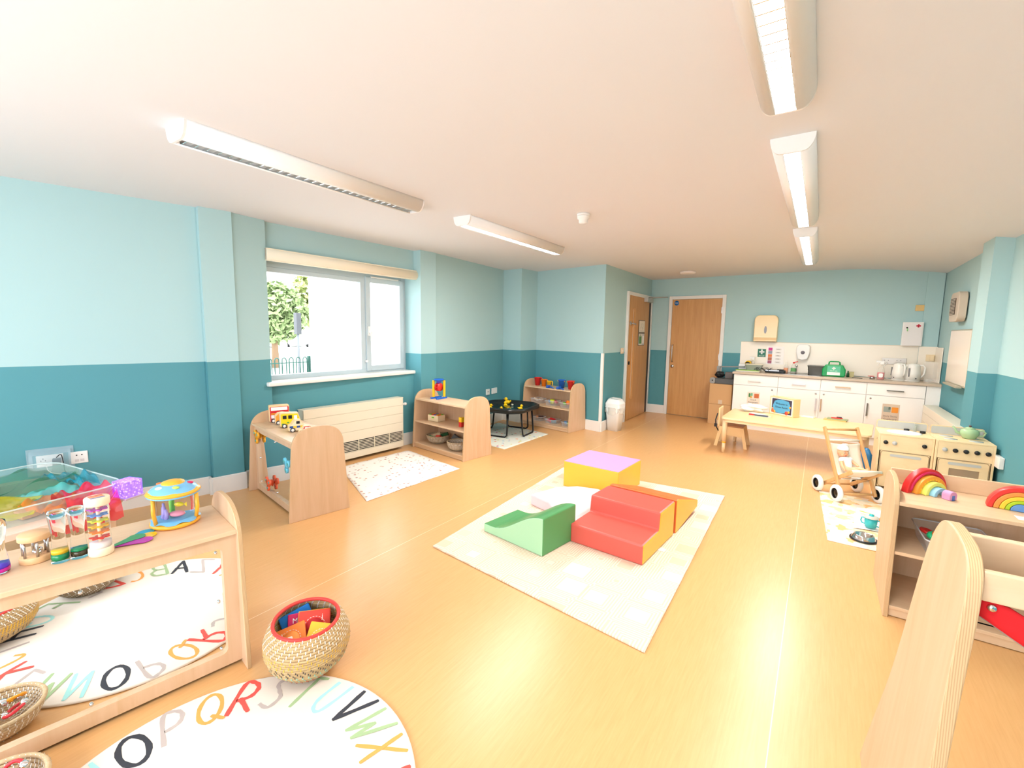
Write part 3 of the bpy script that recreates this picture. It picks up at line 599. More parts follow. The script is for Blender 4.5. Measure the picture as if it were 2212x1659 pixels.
rug = tag(b.obj('alphabet_rug', None, recalc=False, loc=(RUGC[0], RUGC[1], .0005)), 'round cream rug with a ring of painted alphabet letters, bottom of the photo', 'rug')
# baskets at the left edge of the rug, some only seen in the mirror
WK2 = wood('pale_wicker', (214, 188, 150), (190, 160, 120), (30, 30, 60), .8)
bt = basket('basket', (2.50, .175, .001), [(0, .006), (.06, .006), (.092, .03), (.108, .06), (.116, .085)], 'shallow straw basket of instruments at the bottom left corner of the photo', .0105, [(.2, 1.1, SW, .016)], WK2, wick=WK2)
def ringbell(loc, rot, m, label):
    t = thing('ring_bell', loc, 0, label, 'toy bell', 'ring bells in the straw basket'); t.rotation_euler = rot
    MB().tube([(.028*math.cos(math.radians(a)), .04*math.sin(math.radians(a)), 0) for a in range(0, 360, 18)], .0055, 8, closed=True).obj('ring', m, t)
    for x, y in ((.028, .0), (-.028, 0)): MB().ball((x, y, 0), (.014, .016, .014), 14).obj('bell', CHROME, t)
ringbell((2.53, .20, .088), (.5, .4, .6), mat('bell_orange', (242, 158, 30), .35), 'orange ring with silver bells in the straw basket')
ringbell((2.47, .22, .085), (.3, -.4, 1.4), mat('bell_red', (222, 50, 60), .35), 'red ring with silver bells in the straw basket')
t = thing('castanet', (2.535, .135, .075), .5, 'yellow plastic castanet in the straw basket', 'castanet'); t.rotation_euler = (.4, .7, .3)
for z in (-.007, .007): MB().ball((0, 0, z), (.03, .035, .008), 18).obj('shell', mat('castanet_yellow', (246, 196, 20), .25), t)
b = MB().use(mat('drum_skin', (230, 190, 126), .5)); b.cyl((0, 0, 0), (0, 0, .018), .048, n=28); b.use(mat('drum_marks', (140, 36, 80), .5))
for k in range(6): a = k*1.047; b.box((-.010, -.003, 0), (.010, .003, .0195), TR(.04*math.cos(a), .04*math.sin(a), 0) @ RZ(a+1.57))
o = tag(b.obj('hand_drum', None, loc=(2.475, .13, .085)), 'small round tan drum with purple marks, in the straw basket', 'drum'); o.rotation_euler = (.5, -.55, .2)
tb = basket('basket', (2.70, -.02, .0125), [(0, .006), (.05, .006), (.085, .04), (.095, .08), (.085, .12)], 'deep straw basket with yellow rim seen only in the mirror', .0105, [(.2, 1.1, SW, .018)], SY, wick=WK2)
b = MB()
b.ball((0, 0, 0), (.045, .03, .03)); o = tag(b.obj('soft_ball', mat('ball_teal', (60, 160, 160), .5), loc=(2.69, .0, .10)), 'teal and red soft toy in the yellow-rimmed basket', 'toy')
tr = basket('basket', (3.2, -.02, .0125), [(r*1.08, z*.66) for r, z in BIGP], 'large woven basket with red rim and yellow bands, seen in the mirror', .0105, [(.30, .42, SR, .02), (.42, .66, SK, .018), (.66, .80, SY, .012), (.80, .99, SW, .02)], RIMR)
tg = basket('basket', (3.50, .30, .0125), [(0, .006), (.10, .006), (.15, .05), (.175, .10), (.18, .15)], 'taupe woven basket with pale zigzag stitching, seen in the mirror', .0105, [(.2, 1.1, SW, .026)], None, wick=wood('taupe_wicker', (158, 134, 104), (136, 112, 84), (30, 30, 60), .8))
for (x, y, m, l) in ((3.17, -.06, mat('magazine_green', (120, 184, 60), .5), 'green picture book in the mirrored red-rimmed basket'), (3.23, .03, mat('magazine_blue', (96, 160, 200), .5), 'blue picture book in the mirrored red-rimmed basket')):
    o = MB().box((-.08, -.003, -.055), (.08, .003, .055)).obj('picture_book', m, loc=(x, y, .115)); tag(o, l, 'book'); o.rotation_euler = (.2, .1, .8)
# ------------------------------------------------------------------ toys on the near mirror unit
def onN(x, y): return loc_on(unitN, x, y, .6005)
def clearm(name, rgb=(255, 255, 255), rough=.03, ior=1.12): return mat(name, rgb, rough, trans=1, ior=ior)
CL = clearm('clear_acrylic')
p = Vector((2.175, .775, .6005)); t = thing('dome_aquarium_toy', p, .6, 'blue and orange musical aquarium toy on the mirror unit, right end', 'toy'); k = 1.0
BL = mat('toy_sky_blue', (120, 184, 226), .3); OR = mat('toy_amber', (250, 176, 52), .3)
MB().lathe([(0, 0), (.078, 0), (.088, .008), (.088, .016), (.082, .02), (0, .02)], 40).obj('base_rim', OR, t)
MB().grid(lambda u, v: (lambda a, r: (r*math.cos(a), r*math.sin(a), .020+.016*(1-(r/.086)**2)**.5 if r < .086 else .02))(2*math.pi*u, .086*v*(1-.05*math.sin(7*2*math.pi*u)*(v > .9))), 48, 8).obj('base_wave', BL, t)
MB().lathe([(.064, .024), (.068, .05), (.068, .11), (.064, .132)], 36).obj('clear_drum', CL, t)
MB().lathe([(0, .128), (.086, .128), (.093, .132), (.090, .136)], 40).obj('lid_underside', BL, t); MB().grid(lambda u, v: (lambda a, q: (q*math.cos(a), q*math.sin(a), (.136, .141, .147, .153)[min(3, int(round(v*3)))]))(2*math.pi*u, (.091, .096, .092, .076+.006*math.sin(5*2*math.pi*u))[min(3, int(round(v*3)))]), 60, 3).obj('lid_rim', OR, t)
MB().lathe([(.09, .144), (.080, .156), (.062, .168), (.04, .176), (0, .18)], 40).obj('lid', BL, t)
b = MB(); 
def star(u, v):
    a = 2*math.pi*u; R0 = (.082+.008*math.sin(5*a))*v; z = .1865 if R0 < 1e-5 else .1862-.048*(R0/.094)**2.0; return (R0*math.cos(a), R0*math.sin(a), z+.0015)
b.b.free()
MB().lathe([(0, .19), (.02, .188), (.04, .181), (.042, .172)], 20).obj('speaker_star', OR, t)
for a, c in ((.5, (214, 30, 90)), (1.8, (190, 220, 90)), (3.1, (236, 110, 50)), (4.4, (230, 240, 244)), (5.5, (190, 220, 90))):
    MB().ball((.058*math.cos(a), .058*math.sin(a), .169), (.014, .011, .006), 14).obj('button', mat('aquarium_button_%d_%d' % c[:2], c, .3), t)
for a in (.2, 2.3, 4.4):
    b = MB(); b.tube([(.078*math.cos(a), .078*math.sin(a), .022), (.086*math.cos(a), .086*math.sin(a), .07), (.084*math.cos(a), .084*math.sin(a), .132)], .0075, 8); b.obj('post', OR if a < 1 or a > 4 else mat('toy_leaf_green', (130, 200, 90), .3), t)
LIL = mat('coral_lilac', (178, 160, 224), .4); b = MB()
for x, y, h in ((-.02, -.03, .07), (-.03, -.02, .05), (-.008, -.036, .045)): b.tube([(x, y, .03), (x+.003, y, .03+h*.5), (x, y, .03+h)], [.008, .007, .004], 8)
b.obj('coral', LIL, t)
b = MB(); b.ball((.01, .01, .08), (.018, .008, .01)); b.poly([(.028, .01, .08), (.04, .01, .09), (.04, .01, .07)]); b.obj('fish', mat('fish_yellow', (236, 210, 50), .3), t)
b = MB(); b.ball((.02, -.015, .05), (.03, .02, .012)); b.obj('reef', mat('reef_pink', (240, 150, 170), .4), t)
# rainmaker
t = thing('rainmaker', (2.265, .512, .6005), 0, 'clear rainmaker cylinder with rainbow discs between wooden ends', 'rainmaker')
WW = mat('pale_turned_wood', (244, 222, 190), .45)
for z, nm in ((0, 'bottom_end'), (.186, 'top_end')): MB().lathe([(0, z), (.034, z), (.036, z+.003), (.036, z+.025), (.034, z+.028), (0, z+.028)], 32).obj(nm, WW, t)
b = MB()
MB().lathe([(.031, .028), (.031, .186)], 32).obj('clear_tube', CL, t); MB().cyl((0, 0, .028), (0, 0, .186), .005).obj('dowel', WW, t)
for q, c in enumerate(((216, 60, 50), (236, 130, 50), (240, 180, 50), (226, 222, 70), (110, 150, 216), (190, 80, 180))):
    b = MB(); z = .062+.021*q; out = [(.021+.006*math.cos(6*a))*1 for a in [0]]; b.prism([((.022+.005*math.cos(6*a))*math.cos(a), (.022+.005*math.cos(6*a))*math.sin(a)) for a in [2*math.pi*k/48 for k in range(48)]], z, z+.004, TR(0, 0, 0) @ Matrix.Rotation(.25, 4, 'X') if 0 else None); b.obj('disc', mat('disc_%d' % q, c, .35), t)
MB().lathe([(0, .028), (.03, .028), (.03, .046), (.015, .049), (0, .048)], 24).obj('beads', speckle('tiny_beads', (248, 236, 230), [(250, 250, 250), (240, 200, 200), (220, 230, 240)], 260, .3, .4), t)
b = MB()
for q, c in enumerate(((214, 60, 60), (236, 130, 60), (120, 110, 170))): MB().box((-.022+.015*q, -.02, .214), (-.013+.015*q, .02, .2146)).obj('painted_stripe', mat('stripe_%d' % q, c, .5), t)
# bell cylinder
t = thing('bell_rattle', (2.145, .365, .6005), 0, 'wooden cage rattle with jingle bells, standing between the liquid timers', 'rattle')
TW = mat('tan_turned_wood', (232, 184, 136), .45)
for z, nm in ((0, 'bottom_end'), (.078, 'top_end')): MB().lathe([(0, z), (.040, z), (.042, z+.003), (.042, z+.019), (.04, z+.022), (0, z+.022)], 32).obj(nm, TW, t)
for k in range(6): a = k*1.047; MB().cyl((.033*math.cos(a), .033*math.sin(a), .022), (.033*math.cos(a), .033*math.sin(a), .078), .004).obj('bar', METAL, t)
for x, y in ((.0, .0), (.018, .004), (-.014, .012)): MB().ball((x, y, .032), .0095, 12).obj('jingle_bell', CHROME, t)
# liquid timers
def timer(p, rz, label, liq, double=True):
    t = thing('liquid_timer', p, rz, label, 'liquid timer', 'clear liquid timers on the mirror unit'); xs = (-.0245, .0245) if double else (0,)
    for x in xs:
        pr = [(.0235, .006), (.0243, .02), (.022, .045), (.019, .075), (.018, .09), (.019, .105), (.022, .135), (.0243, .16), (.0235, .178)]
        if not double: pr = [(r*1.42, z) for r, z in pr]
        MB().lathe([(0, 0), (.025, 0)]+pr+[(.024, .183), (0, .183)], 28, TR(x, 0, 0)).obj('bulb', CL, t)
        MB().lathe([(0, .16), (.014, .156), (.024, .165), (.026, .178)], 24, TR(x, 0, 0)).obj('funnel', clearm('clear_funnel', (235, 238, 246), .05, 1.3), t)
    for q, (x, z0, z1, c) in enumerate(liq):
        r = .0215 if double else .0305; MB().lathe([(0, z0), (r, z0), (r+.001, z1), (0, z1)], 24, TR(x, 0, 0)).obj('liquid', mat('liquid_%d_%d_%d' % c, c, .1, spec=.6), t)
timer((2.225, .437, .6005), 1.35, 'double clear liquid timer with green and yellow liquid', [(-.0245, .008, .03, (20, 140, 90)), (-.0245, .0305, .044, (240, 190, 40)), (.0245, .008, .026, (70, 60, 40)), (.0245, .0265, .034, (20, 140, 90))])
timer((2.165, .268, .6005), 0, 'single clear liquid timer with magenta and violet liquid at the photo edge', [(0, .008, .02, (220, 20, 170)), (0, .0205, .032, (90, 60, 220))], False)
# colour paddles
t = thing('colour_paddles', (2.245, .55, .6005), 0, 'fan of see-through colour paddles lying on the mirror unit', 'colour paddles')
for q, (a, c, l) in enumerate(((2.05, (10, 160, 200), .165), (1.72, (250, 200, 30), .14), (1.30, (190, 20, 170), .11), (1.88, (60, 150, 90), .10))):
    o = [(-.008, 0), (.008, 0), (.02, l*.6)]+[(.028*math.cos(math.radians(x)), l*.8+.03*math.sin(math.radians(x))) for x in range(0, 181, 15)]+[(-.02, l*.6)]
    MB().prism(o, .002*q, .002*q+.0018, RZ(a-1.57)).obj('paddle', mat('paddle_%d' % q, c, .15, alpha=.9), t)
# ------------------------------------------------------------------ light table with scarves
TZ = .42
t = thing('sensory_table', (.69, .47, 0), .16, 'low round-ended wooden table with clear tray by the left wall, behind the mirror unit', 'table')
o = rrect(-.52, -.45, .52, .43, .30, 10)
MB().prism(o, TZ-.035, TZ, side=PLY).obj('tabletop', mat('pale_pink_birch', (236, 208, 190), .5), t, bevel=.004)
for x in (-.4, .4):
    for y in (-.33, .31): MB().cyl((x, y, 0), (x, y, TZ-.035), .022).obj('leg', MAPLE, t)
TT = Matrix.Translation((.69, .47, 0)) @ RZ(.16)
ir = rrect(-.42, -.36, .42, .35, .12, 8); b = MB(); tp = thing('clear_tray', (.69, .47, TZ+.0005), .16, 'clear plastic tray full of lit scarves on the sensory table', 'tray')
TRAYM = mat('tray_clear', (226, 240, 236), .08, alpha=.22)
b.prism(ir, 0, .004); n = len(ir)
for j in range(n):
    (x0, y0), (x1, y1) = ir[j], ir[(j+1) % n]; b.poly([(x0, y0, .004), (x1, y1, .004), (x1*1.09, y1*1.09, .095), (x0*1.09, y0*1.09, .095)], True)
b.obj('tray_body', TRAYM, tp); MB().tube([(x*1.09, y*1.09, .096) for x, y in ir], .0045, 6, closed=True).obj('tray_rim', mat('tray_rim_clear', (230, 244, 240), .1, alpha=.5), tp)
def scarf(name, c, rgb, sx, sy, rz, h, seed, label, fall=0, alpha=.5):
    rr = random.Random(seed); ph = [rr.uniform(0, 6.28) for _ in range(8)]
    def f(u, v):
        x, y = (u-.5)*sx, (v-.5)*sy; e = 1+.10*math.sin(9*v+ph[0]); x *= e; y *= 1+.10*math.sin(8*u+ph[1])
        z = h*.75*(.35+.28*math.sin(9*u+ph[2]+3*v)+.22*math.sin(11*v+ph[3])+.15*math.sin(23*(u+v)+ph[4]))*math.sin(math.pi*min(max(u, .02), .98))**.4
        if fall: q = max(0, u-.62)/.38; z -= q*q*fall; x -= q*q*fall*.5
        return (x, y, max(z, -.4 if fall else .002))
    b = MB(); b.grid(f, 44, 30); o = b.obj(name, mat('organza_%d_%d_%d' % rgb, rgb, .45, alpha=alpha), loc=(c[0], c[1], c[2])); o.rotation_euler = (0, 0, rz)
    return tag(o, label, 'scarf', 'organza scarves in the clear tray')
scarf('scarf', (.42, .60, TZ+.03), (16, 130, 84), .62, .5, .1, .10, 1, 'dark green organza scarf at the back of the clear tray')
scarf('scarf', (.62, .80, TZ+.03), (0, 160, 186), .5, .16, .2, .12, 2, 'turquoise organza scarf twisted along the tray back')
scarf('scarf', (.80, .62, TZ+.03), (110, 226, 220), .34, .26, .3, .07, 3, 'pale aqua organza scarf glowing in the tray middle')
scarf('scarf', (.92, .36, TZ+.03), (206, 200, 30), .36, .40, -.3, .13, 4, 'yellow organza scarf bulging at the tray front left')
scarf('scarf', (1.0, .62, TZ+.03), (244, 130, 30), .30, .22, .3, .09, 5, 'orange organza scarf beside the pink lit part')
scarf('scarf', (1.07, .74, TZ+.05), (222, 12, 60), .28, .24, .15, .12, 6, 'red organza scarf hanging over the table edge below the lit cube', .16, .72)
scarf('scarf', (.62, .30, TZ+.03), (60, 150, 50), .5, .36, .0, .10, 7, 'leaf green organza scarf on the left side of the tray')
MB_ = MB()
for k, (x, y, w_, rgb, lb) in enumerate(((.78, .50, .10, (214, 200, 160), 'triangular wooden frame block under the aqua scarf'), (.98, .50, .075, (206, 160, 120), 'small tan wooden block in the tray between yellow and orange scarves'))):
    b = MB(); 
    if k == 0: b.prism([(-w_, -.05), (w_, -.05), (0, .08)], 0, .035)
    else: b.box((-w_, -.035, 0), (w_, .035, .035))
    o = b.obj('wooden_block', mat('block_tan_%d' % k, rgb, .5), loc=(x, y, TZ+.105), bevel=.003); o.rotation_euler = (0, 0, .3); tag(o, lb, 'block'); 
    o.location.z = TZ+.006
t = thing('glowing_cube', (1.06, .92, TZ+.0005), .35, 'textured cube glowing violet on the sensory table by the skirting', 'light cube')
b = MB(); b.box((-.05, -.05, .012), (.05, .05, .105)); o = b.obj('cube', mat('violet_glow', (130, 100, 255), .3, emit=1.8), t, bevel=.004)
m = MATS['violet_glow']; v = coords(m, (1, 1, 1)); vo = N(m, 'ShaderNodeTexVoronoi'); L(m, v, vo.inputs['Vector']); vo.inputs['Scale'].default_value = 70
L(m, ramp(m, vo.outputs['Distance'], [(0, (214, 190, 255)), (.35, (120, 80, 245)), (1, (70, 40, 210))]), m.node_tree.nodes['Principled BSDF'].inputs['Emission Color'])
MB().box((-.056, -.056, 0), (.056, .056, .012)).obj('base', mat('violet_base', (196, 170, 190), .4), t, bevel=.003)
l = bpy.data.lights.new('cube_light', 'POINT'); l.energy = .9; l.color = (.45, .3, 1); l.shadow_soft_size = .05; lo = bpy.data.objects.new('cube_light', l); S.collection.objects.link(lo); lo.parent = t; lo.location = (0, 0, .17)
# ------------------------------------------------------------------ sockets and cables on the left wall
WA0 = Vector((-.13, .72, 0)); WAD = (Vector((.12, 1.74, 0))-WA0).normalized(); WAA = math.atan2(WAD.y, WAD.x); 
def onA(name, s, z, label, cat): return thing(name, WA0+WAD*s+Vector((0, 0, z)), WAA, label, cat)     # local x along wall, -y into the room
def plate(t, w, h, m, d=.009, nm='face_plate'): return MB().box((-w/2, -d, -h/2), (w/2, 0, h/2)).obj(nm, m, t, bevel=.003)
t = onA('double_socket', .093, .462, 'white double wall socket inside the clear cover', 'socket'); plate(t, .137, .084, WHITE)
for x in (-.034, .034):
    for dx, dz in ((-.011, .004), (.011, .004), (0, .018)): MB().box((x+dx-.002, -.0095, dz-.005), (x+dx+.002, -.0088, dz+.003)).obj('pin_slot', BLACK, t)
t = onA('socket_cover', .098, .458, 'clear protective box over the double socket', 'socket cover')
b = MB(); 
b.box((-.12, -.008, -.096), (.12, -.004, -.05)); b.box((-.12, -.008, .05), (.12, -.004, .096)); b.box((-.12, -.008, -.05), (-.09, -.004, .05)); b.box((.09, -.008, -.05), (.12, -.004, .05))
b.grid(lambda u, v: (-.105+.21*u, -.008-.06*math.sin(math.pi*v)**.6, -.08+.16*v), 2, 12); b.obj('cover_shell', mat('cover_clear_blue', (190, 216, 226), .06, alpha=.34), t)
MB().cyl((0, -.02, -.096), (0, -.02, -.12), .008).obj('catch', METAL, t); MB().box((-.003, -.022, -.18), (.003, -.018, -.12)).obj('key_tag', mat('dark_green_tag', (20, 90, 70), .4), t)
t = onA('plug_adaptor', .128, .455, 'black plug adaptor in the double socket', 'plug'); MB().box((-.022, -.055, -.024), (.022, -.0095, .022)).obj('body', BLACK, t, bevel=.004)
def cable(name, pts, r, m, label):
    P = []; V = [Vector(p) for p in pts]
    for k in range(len(V)-1):
        a = V[max(k-1, 0)]; b_, c_ = V[k], V[k+1]; d_ = V[min(k+2, len(V)-1)]
        for j in range(6):
            u = j/6; P.append(.5*((2*b_)+(c_-a)*u+(2*a-5*b_+4*c_-d_)*u*u+(3*b_-a-3*c_+d_)*u**3))
    P.append(V[-1]); return tag(MB().tube(P, r, 6).obj(name, m), label, 'cable')
def wa(s, z, d): q = WA0+WAD*s+Vector((WAD.y, -WAD.x, 0))*d; return (q.x, q.y, z)
cable('power_cable', [wa(.13, .49, .058), wa(.155, .51, .08), wa(.165, .44, .09), wa(.17, .38, .08), wa(.21, .34, .06), wa(.27, .30, .05)], .003, BLACK, 'black cable looping from the plug adaptor')
cable('power_cable', [wa(.07, .45, .02), wa(.09, .40, .085), wa(.15, .37, .085), wa(.20, .345, .07), wa(.255, .29, .07)], .003, SKIRT, 'white cable from the covered socket')
t = onA('wall_socket', .245, .459, 'white socket plate beside the clear cover on the left wall', 'socket'); plate(t, .092, .088, WHITE)
for dx in (-.014, .014): MB().cyl((dx, -.0095, .018), (dx, -.0085, .018), .0045).obj('aerial_port', BLACK, t); MB().box((dx-.011, -.0105, -.03), (dx+.011, -.009, -.012)).obj('data_port', mat('port_grey', (214, 208, 206), .4), t)
B0_ = Vector((.34, 4.283, 0)); BD_ = (Vector((.17, 5.95, 0))-B0_).normalized()
for s, w, lb in ((1.265, .088, 'small white socket plate on the wall above the water tray, left one'), (1.46, .15, 'wide blank white plate on the wall above the water tray, right one')):
    q = B0_+BD_*s; n_ = Vector((BD_.y, -BD_.x, 0)); t = thing('wall_plate', Vector((q.x, q.y, .50))-n_*.004, math.atan2(BD_.y, BD_.x), lb, 'wall plate'); plate(t, w, .088, WHITE, .018)
    if w < .1:
        for dx in (-.012, .012): MB().box((dx-.003, -.0195, -.004), (dx+.003, -.018, .012)).obj('pin_slot', BLACK, t)
# ------------------------------------------------------------------ radiators
def radiator(loc, rz, Ln, hgt, D, label, foot=.03):
    """local x along, front at y=-D"""
    t = thing('radiator', loc, rz, label, 'radiator')
    b = MB().use(CREAM); zs = [foot, hgt*.16, hgt*.36, hgt*.53, hgt*.70, hgt*.86, hgt]
    b.box((0, -D, hgt*.17), (.006, -.01, hgt)); b.box((Ln-.006, -D, foot), (Ln, -.01, hgt)); b.box((0, -D, foot), (.006, -.01, hgt*.17))
    for q, (z0, z1) in enumerate(zip(zs, zs[1:])):
        if q == 1: continue
        b.box((0, -D, z0+.0015), (Ln, -D+.008, z1-.0015))
    b.box((0, -D+.004, foot), (Ln, -D+.006, hgt*.16)); b.box((0, -D+.006, hgt*.36), (Ln, -D+.0075, hgt)); b.obj('casing', None, t, bevel=.002)
    b = MB(); z0, z1 = hgt*.16, hgt*.36
    for k in range(8): z = z0+(z1-z0)*(k+.15)/7.3; b.box((0, -D, z), (Ln, -D+.006, z+.006))
    for k in range(7): b.box((Ln*k/6-.004 if k else 0, -D, z0), (min(Ln, Ln*k/6+.004), -D+.006, z1))
    b.obj('grille', CREAM, t); MB().box((.006, -D+.02, z0-.01), (Ln-.006, -D+.03, z1+.01)).obj('dark_interior', mat('grille_dark', (40, 36, 34), .7), t)
    MB().box((-.002, -D-.002, hgt-.004), (Ln+.002, -.0, hgt+.006)).obj('top_grille', CREAM, t, bevel=.003)
    return t
r1 = radiator((.135, 2.53, 0), math.atan2(1.235, .06), 1.235, .622, .105, 'long cream panel radiator under the window, behind the mirror unit')
b = MB(); b.cyl((1.235, -.09, .54), (1.262, -.09, .54), .012); b.cyl((1.262, -.09, .54), (1.29, -.09, .54), .017, n=16); b.obj('valve_knob', SKIRT, r1)
radiator((5.605, 7.42, 0), math.radians(-90), 1.75, .615, .13, 'cream radiator along the right wall beside the kitchen units', .05)
# ------------------------------------------------------------------ mats on the floor
SPOT = speckle('rosehip_print', (250, 244, 238), [(196, 140, 128), (214, 168, 150), (178, 130, 120), (206, 186, 168)], 19, .40, .7, .25)
def sheet(name, corners, m, label, cat, th=.003, z=.0006, n=24, rip=.0):
    c = [Vector((*p, 0)) for p in corners]
    def f(u, v):
        p = (c[0]*(1-u)+c[1]*u)*(1-v)+(c[3]*(1-u)+c[2]*u)*v; return (p.x, p.y, z+rip*(.5+.5*math.sin(23*u+5*math.sin(9*v)))*(.5+.5*math.sin(19*v+4*u)))
    b = MB(); b.grid(f, n, n); o = b.obj(name, m, solid=th); 
    o.modifiers[0].offset = 1; return tag(o, label, cat)
sheet('splash_mat', [(1.352, 2.388), (1.374, 3.542), (.411, 3.72), (.36, 2.83)], SPOT, 'white vinyl mat with small brown berries in front of the radiator', 'mat', rip=.004)
FRUIT = speckle('fruit_print', (226, 226, 214), [(196, 30, 100), (214, 204, 70), (140, 190, 210), (240, 140, 90), (70, 120, 90)], 15, .42, .6)
sheet('splash_mat', [(1.296, 4.466), (1.31, 5.522), (.30, 5.72), (.30, 4.62)], FRUIT, 'white vinyl mat with pink and yellow fruit under the black water tray', 'mat')
def m_mat():
    m = mat('play_mat_foam', (246, 228, 208), .7); v = coords(m, (1, 1, 0)); vo = N(m, 'ShaderNodeTexVoronoi'); L(m, v, vo.inputs['Vector']); vo.inputs['Scale'].default_value = 4.6; vo.distance = 'CHEBYCHEV'
    vo.inputs['Randomness'].default_value = .35; mm = N(m, 'ShaderNodeMath', operation='MULTIPLY'); L(m, vo.outputs['Distance'], mm.inputs[0]); mm.inputs[1].default_value = 88
    si = N(m, 'ShaderNodeMath', operation='SINE'); L(m, mm.outputs[0], si.inputs[0]); ma = N(m, 'ShaderNodeMath', operation='MULTIPLY_ADD'); L(m, si.outputs[0], ma.inputs[0]); ma.inputs[1].default_value = .5; ma.inputs[2].default_value = .5
    base(m, ramp(m, ma.outputs[0], [(.3, (226, 196, 168)), (.7, (240, 222, 204))])); return m
b = MB(); q = [(2.356, 2.13), (3.832, 1.951), (3.779, 4.333), (2.228, 4.21)]; b.prism(q, 0, .012); tag(b.obj('foam_play_mat', m_mat(), loc=(0, 0, .0005), bevel=.004), 'large cream foam play mat with maze pattern in the room centre', 'mat')
# ------------------------------------------------------------------ soft play blocks
VG = mat('vinyl_green', (84, 152, 92), .35); VGL = mat('vinyl_green_lit', (170, 214, 172), .4); VR = mat('vinyl_red', (214, 92, 80), .38); VY = mat('vinyl_yellow', (238, 190, 66), .4); VO = mat('vinyl_orange', (228, 112, 56), .38)
VP = mat('vinyl_lilac', (206, 156, 214), .4); VK = mat('vinyl_pink', (238, 204, 210), .4)
def extr(name, p0, p1, width_dir_len, out, top, side, label, loc_z=.013):
    """profile (s,z) in the vertical plane p0->p1, extruded to the left by the given length"""
    p0, p1 = Vector((*p0, loc_z)), Vector((*p1, loc_z)); e = p1-p0; rz = math.atan2(e.y, e.x); t = thing(name, p0, rz, label, 'soft play block')
    b = MB().use(side); b.prism([(x, z) for x, z in out], 0, width_dir_len, FACE, side=top); return t, b
# green ramp: profile seen on its near-left side, light there painted as paler green
t, b = extr('soft_play_ramp', (2.495, 2.50), (3.027, 2.418), .36, [(0, 0), (.535, 0), (.535, .25)]+[(.535-.535*k/14, .25-.19*(.5-.5*math.cos(math.pi*min(1, k/12)))-(0 if k < 13 else 0)) for k in range(1, 15)], VG, VGL, 'green wave-shaped soft play ramp on the foam mat')
b.obj('block', None, t, bevel=.008)
t = thing('soft_play_steps', (3.066, 2.721, .013), math.atan2(-.036, .514), 'red two-step soft play stairs with yellow sides', 'soft play block')
b = MB().use(VY); prof = [(0, 0), (.56, 0), (.56, .25), (.28, .25), (.265, .135), (0, .13)]
b.prism(prof, 0, .515, SIDE, side=VR); b.obj('block', None, t, bevel=.012)
t = thing('soft_play_wedge', (3.105, 3.31, .013), math.atan2(-.036, .514), 'orange soft play wedge with yellow side behind the red steps', 'soft play block')
b = MB().use(VY); b.prism([(0, 0), (.035, 0), (.52, .13-.085), (.52, .10), (.035, .245), (0, .245)], 0, .52, SIDE, side=VO); b.obj('block', None, t, bevel=.006)
t = thing('soft_play_cube', (2.50, 3.70, .013), math.atan2(-.03, .56)-.0, 'yellow soft play block with lilac top at the back of the mat', 'soft play block')
b = MB().use(VY); b.box((0, 0, 0), (.54, .50, .235)); b.obj('block', None, t, bevel=.006); MB().box((.003, .003, .2345), (.537, .497, .2385)).obj('lilac_top', VP, t, bevel=.001)
t = thing('soft_play_arch', (2.50, 3.12, .013), 0, 'pale pink curved soft play block between the ramp and the yellow block', 'soft play block')
o = [(-.04, .0), (.52, -.28), (.52, .30), (.30, .42)]+[(.30-.34*math.sin(math.radians(a)), .06+.36*math.cos(math.radians(a))) for a in range(15, 90, 15)]
MB().prism([(.0, -.0), (.20, -.06), (.40, -.24), (.56, -.26), (.56, .40), (.40, .46), (.22, .42), (.08, .28)], 0, .09).obj('block', VK, t, bevel=.012)
tag(MB().prism([(-.02, -.03), (.022, -.026), (.03, .012), (.0, .03), (-.026, .012)], 0, .002).obj('fabric_tag', SKIRT, loc=(3.615, 2.97, .0135)), 'small white label lying on the mat beside the red steps', 'label')
# ------------------------------------------------------------------ water tray on its stand
t = thing('water_tray_table', (.78, 5.26, 0), .12, 'black octagonal water tray on a tubular stand in the alcove', 'tray table')
def octo(r, c=.40):
    q = []
    for k in range(4):
        a = k*math.pi/2
        for s in (-1, 1):
            x, y = r, s*r*(1-c); ca, sa = math.cos(a), math.sin(a); q.append((x*ca-y*sa, x*sa+y*ca))
    out = []
    for k, p in enumerate(q):
        a, b_ = Vector(q[k-1]), Vector(q[(k+1) % 8]); P = Vector(p)
        for u in (0, .25, .5, .75, 1):
            s0 = P+(a-P).normalized()*.06; s1 = P+(b_-P).normalized()*.06; out.append(tuple((1-u)**2*s0+2*u*(1-u)*P+u*u*s1))
    return out
TB = mat('tray_black', (30, 32, 32), .28); b = MB().use(TB)
RG = [(octo(.40), .358), (octo(.40), .40), (octo(.378), .407), (octo(.34), .338), (octo(.32), .328)]; vv = [[b.b.verts.new((x, y, z)) for x, y in o] for o, z in RG]; n = len(vv[0])
for A, B in zip(vv, vv[1:]): b._t([b.b.faces.new((A[k], A[(k+1) % n], B[(k+1) % n], B[k])) for k in range(n)], True)
b._t([b.b.faces.new(vv[-1])]); b.obj('tray', None, t, solid=.004, bevel=0)
MB().prism(octo(.34), .341, .344).obj('water', mat('dark_water', (30, 60, 60), .03, spec=.9), t)
for a in (0, math.pi/2, math.pi, -math.pi/2):
    P = [(.30, -.17, .345), (.33, -.17, .04), (.33, -.14, .012), (.33, 0, .012), (.33, .14, .012), (.33, .17, .04), (.30, .17, .345)]
    MB().tube([RZ(a) @ Vector(p) for p in P], .012, 10).obj('leg_loop', BLACK, t)
DY = mat('duck_yellow', (250, 206, 20), .3); DO = mat('duck_beak', (240, 110, 40), .4)
